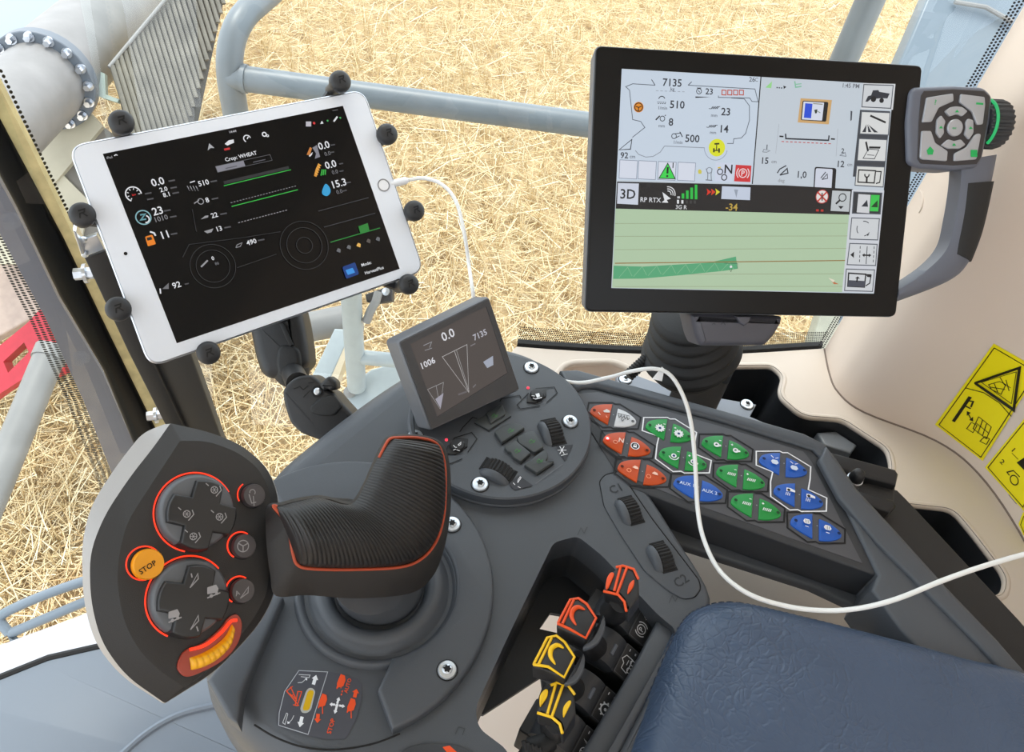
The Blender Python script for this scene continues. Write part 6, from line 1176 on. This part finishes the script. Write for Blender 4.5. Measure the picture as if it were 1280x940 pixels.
kc = FHd.pp(*H([(440, 246)])[0], -0.014); kf = Fr(kc, FHd.y, FHd.n); mb = MB()
prof = [(0.019*(1 if i % 4 < 2 else 0.93)*math.cos(2*math.pi*i/96), 0.019*(1 if i % 4 < 2 else 0.93)*math.sin(2*math.pi*i/96)) for i in range(96)]
mb.loft([[kc+FHd.y*x*s+FHd.n*y*s+FHd.x*w for x, y in prof] for s, w in ((0.9, -0.004), (1, 0.001), (1, 0.011), (0.93, 0.0145), (0.7, 0.016))], PLASTIC_D); mb.build('rotary_knob', mn, sharp=25)
mb = MB(); mb.tube([kc+FHd.y*0.0185*math.cos(t)+FHd.n*0.0185*math.sin(t)-FHd.x*0.001 for t in np.linspace(0.2, 2.6, 20)], 0.0012, ink((40, 190, 110), 0.8), 6); mb.build('knob_light', mn)
fh2 = FHd.off(-0.004); mb = MB()
def bar(I, O, hb, back, m, n=40, side=0.006):
    def rs_(L):
        q = cr([fh2.px(*v) for v in L], 10, False); s = np.r_[0, np.cumsum(np.linalg.norm(np.diff(q, axis=0), axis=1))]; t = np.linspace(0, s[-1], n); return np.c_[np.interp(t, s, q[:, 0]), np.interp(t, s, q[:, 1])]
    A_, B_ = rs_(I), rs_(O); R = []
    for a, b in zip(A_, B_):
        R.append([fh2.P(*(a*(1-v)+b*v), w+hb) for v, w in ((0, -back), (0, -0.0012), (0.06, 0.0), (0.4, 0.0012), (0.75, -0.0005), (0.92, -side*0.45), (1.0, -side), (1.0, -side*1.6), (0.9, -back))])
    mb = MB(); mb.loft(R, m); return mb
hn = bar([(1204, 200), (1201.5, 235), (1195, 275), (1186, 309), (1163, 335), (1124, 361)], [(1253, 192), (1246, 226), (1231, 290), (1217.5, 327), (1191, 352), (1120, 380)], 0, 0.016, HM).build('handle', mn, sharp=40)
bar([(1209, 229), (1204, 268), (1194, 317)], [(1247.5, 226), (1233, 288), (1218, 327.5)], 0.0012, 0.006, RUBBER, 20).build('handle_grip', hn, sharp=40)
# tilt bracket under the screen
V8 = lambda L: zz(L, 700, 380, 3.916)
fb_ = Fr(FM.P(0.0, -0.128, -0.006), FM.x, FM.y); mb = MB(); BR = mat('bracket_plastic', (76, 76, 84), 0.5, bump=0.2, scale=1800, dist=0.0003)
mb.pprism(fb_, V8([(642, 52), (700, 44), (1098, 62), (1090, 96), (1056, 156), (1010, 206), (690, 210), (668, 160)]), -0.03, 0, BR, 0.006, 4, r=0.003); br = mb.build('tilt_bracket', mn)
mb = MB(); mb.pprism(fb_.off(0.003), V8([(862, 60), (940, 62), (926, 92), (902, 108), (880, 92)]), -0.006, 0, BR, 0.0015); mb.build('release_tab', br)
g = G(fb_, 0.0004); g.line(V8([(744, 100), (752, 94), (760, 100)]), 1.0, (44, 44, 50)); g.line(V8([(786, 100), (800, 88), (808, 104)]), 1.0, (44, 44, 50)); g.build('moulded_mark', br)

# ================================================ monitor stand
ps = thing('monitor_stand', 'black pedestal with ribbed rubber bellows carrying the large terminal screen', 'stand', onz(862, 510, SZ))
pb_, pm, ptp = onz(862, 512, SZ), pz(864, 436, 0.765), pz(866, 388, 0.725)
mb = MB(); N_ = 44; R = []
axd = nrm(ptp-pm)
for k in range(70):
    t = k/69; c = pm+axd*(-0.034+0.090*t); base_r = np.interp(t, [0, 0.12, 0.35, 0.6, 1.0], [0.026, 0.034, 0.0435, 0.038, 0.033]); rr = base_r*(0.97+0.13*abs(math.sin(t*math.pi*7)))
    xx = nrm(np.cross(axd, W@[0, 0, 1.0])); yy = np.cross(axd, xx); tl = 0.10
    R.append([c+(xx*math.cos(a)+yy*math.sin(a))*rr+axd*rr*tl*math.cos(a) for a in np.linspace(0, 2*math.pi, N_, endpoint=False)])
mb.loft(R, RUBBER); mb.build('rubber_bellows', ps, sharp=180)
mb = MB(); up_ = nrm(pm-pb_); fpd = Fr(pb_, [0.94, -0.33, 0], np.cross(up_, nrm([0.94, -0.33, 0]))); L_ = np.linalg.norm(pm-pb_); q = fillet([(-0.0245, -0.016), (0.0245, -0.016), (0.0245, 0.016), (-0.0245, 0.016)], 0.004)
mb.loft([[fpd.P(u*s, v*s, w) for u, v in q] for s, w in ((1.05, 0), (1.0, 0.01), (0.98, L_*0.9))], PLASTIC_B); mb.build('post', ps)
mb = MB(); mb.pprism(FS.off(0.006), [(770, 470), (786, 462), (800, 470), (832, 482), (900, 497), (946, 505), (938, 520), (968, 533), (930, 545), (780, 510)], -0.006, 0, mat('grey_base_plate', (126, 132, 142), 0.4), 0.002); mb.build('base_plate', ps)
for q_ in ((781.5, 474.5), (933.5, 506)): f2 = FS.off(0.006); torx(f2, f2.px(*q_), ps, 0.0068)
mb = MB(); h0, h1 = pz(785, 470, 0.77), pz(818, 440, 0.775); P_ = [h0+(h1-h0)*i/36 for i in range(37)]; mb.tube(P_, [0.0062 if i % 3 else 0.0050 for i in range(37)], RUBBER, 12); mb.build('corrugated_hose', ps)

# ================================================ charging cable
cb = thing('charging_cable', 'white charging cable looping from the tablet across the keypad to the right', 'cable', FT.pp(500, 226, 0))
c0 = FT.pp(494, 228.5, -0.003); cx_ = FT.pp(510, 224.5, -0.003); d0 = nrm(cx_-c0)
mb = MB(); mb.tube([c0-d0*0.004, c0+d0*0.011, c0+d0*0.014], [0.0034, 0.0034, 0.0022], WHITEP, 14); mb.build('plug', cb)
Zc = depth(cx_)
pts = [c0+d0*0.012]+[pz(x, y, z) for x, y, z in [(530, 223, Zc), (553, 231, Zc-0.005), (570, 252, Zc-0.01), (580, 290, Zc-0.015), (586, 330, Zc-0.01), (591, 364, 0.69), (600, 410, 0.70), (650, 458, 0.70), (715, 478, 0.69), (760, 472, 0.675), (790, 464, 0.655), (818, 461, 0.645), (838, 469, 0.64), (854, 495, 0.635), (864, 530, 0.63), (869, 580, 0.615), (872, 635, 0.595), (880, 675, 0.575), (900, 714, 0.555), (935, 742, 0.54), (980, 757, 0.535), (1025, 763, 0.53), (1070, 761, 0.52), (1120, 749, 0.51), (1180, 725, 0.51), (1235, 706, 0.51), (1300, 688, 0.51), (1420, 660, 0.50), (1600, 640, 0.48)]]
mb = MB(); mb.tube(cr(pts, 6, False), 0.00165, CABLE, 12); mb.build('cord', cb)
mb = MB(); f0 = Fr(pz(823, 466, 0.648), W@[1, 0, 0], W@[0, 1, 0]); mb.pprism(f0, V8([(452, 368), (500, 308), (512, 318), (500, 378)]), -0.002, 0, WHITEP, 0.0005); mb.build('cord_tag', cb)
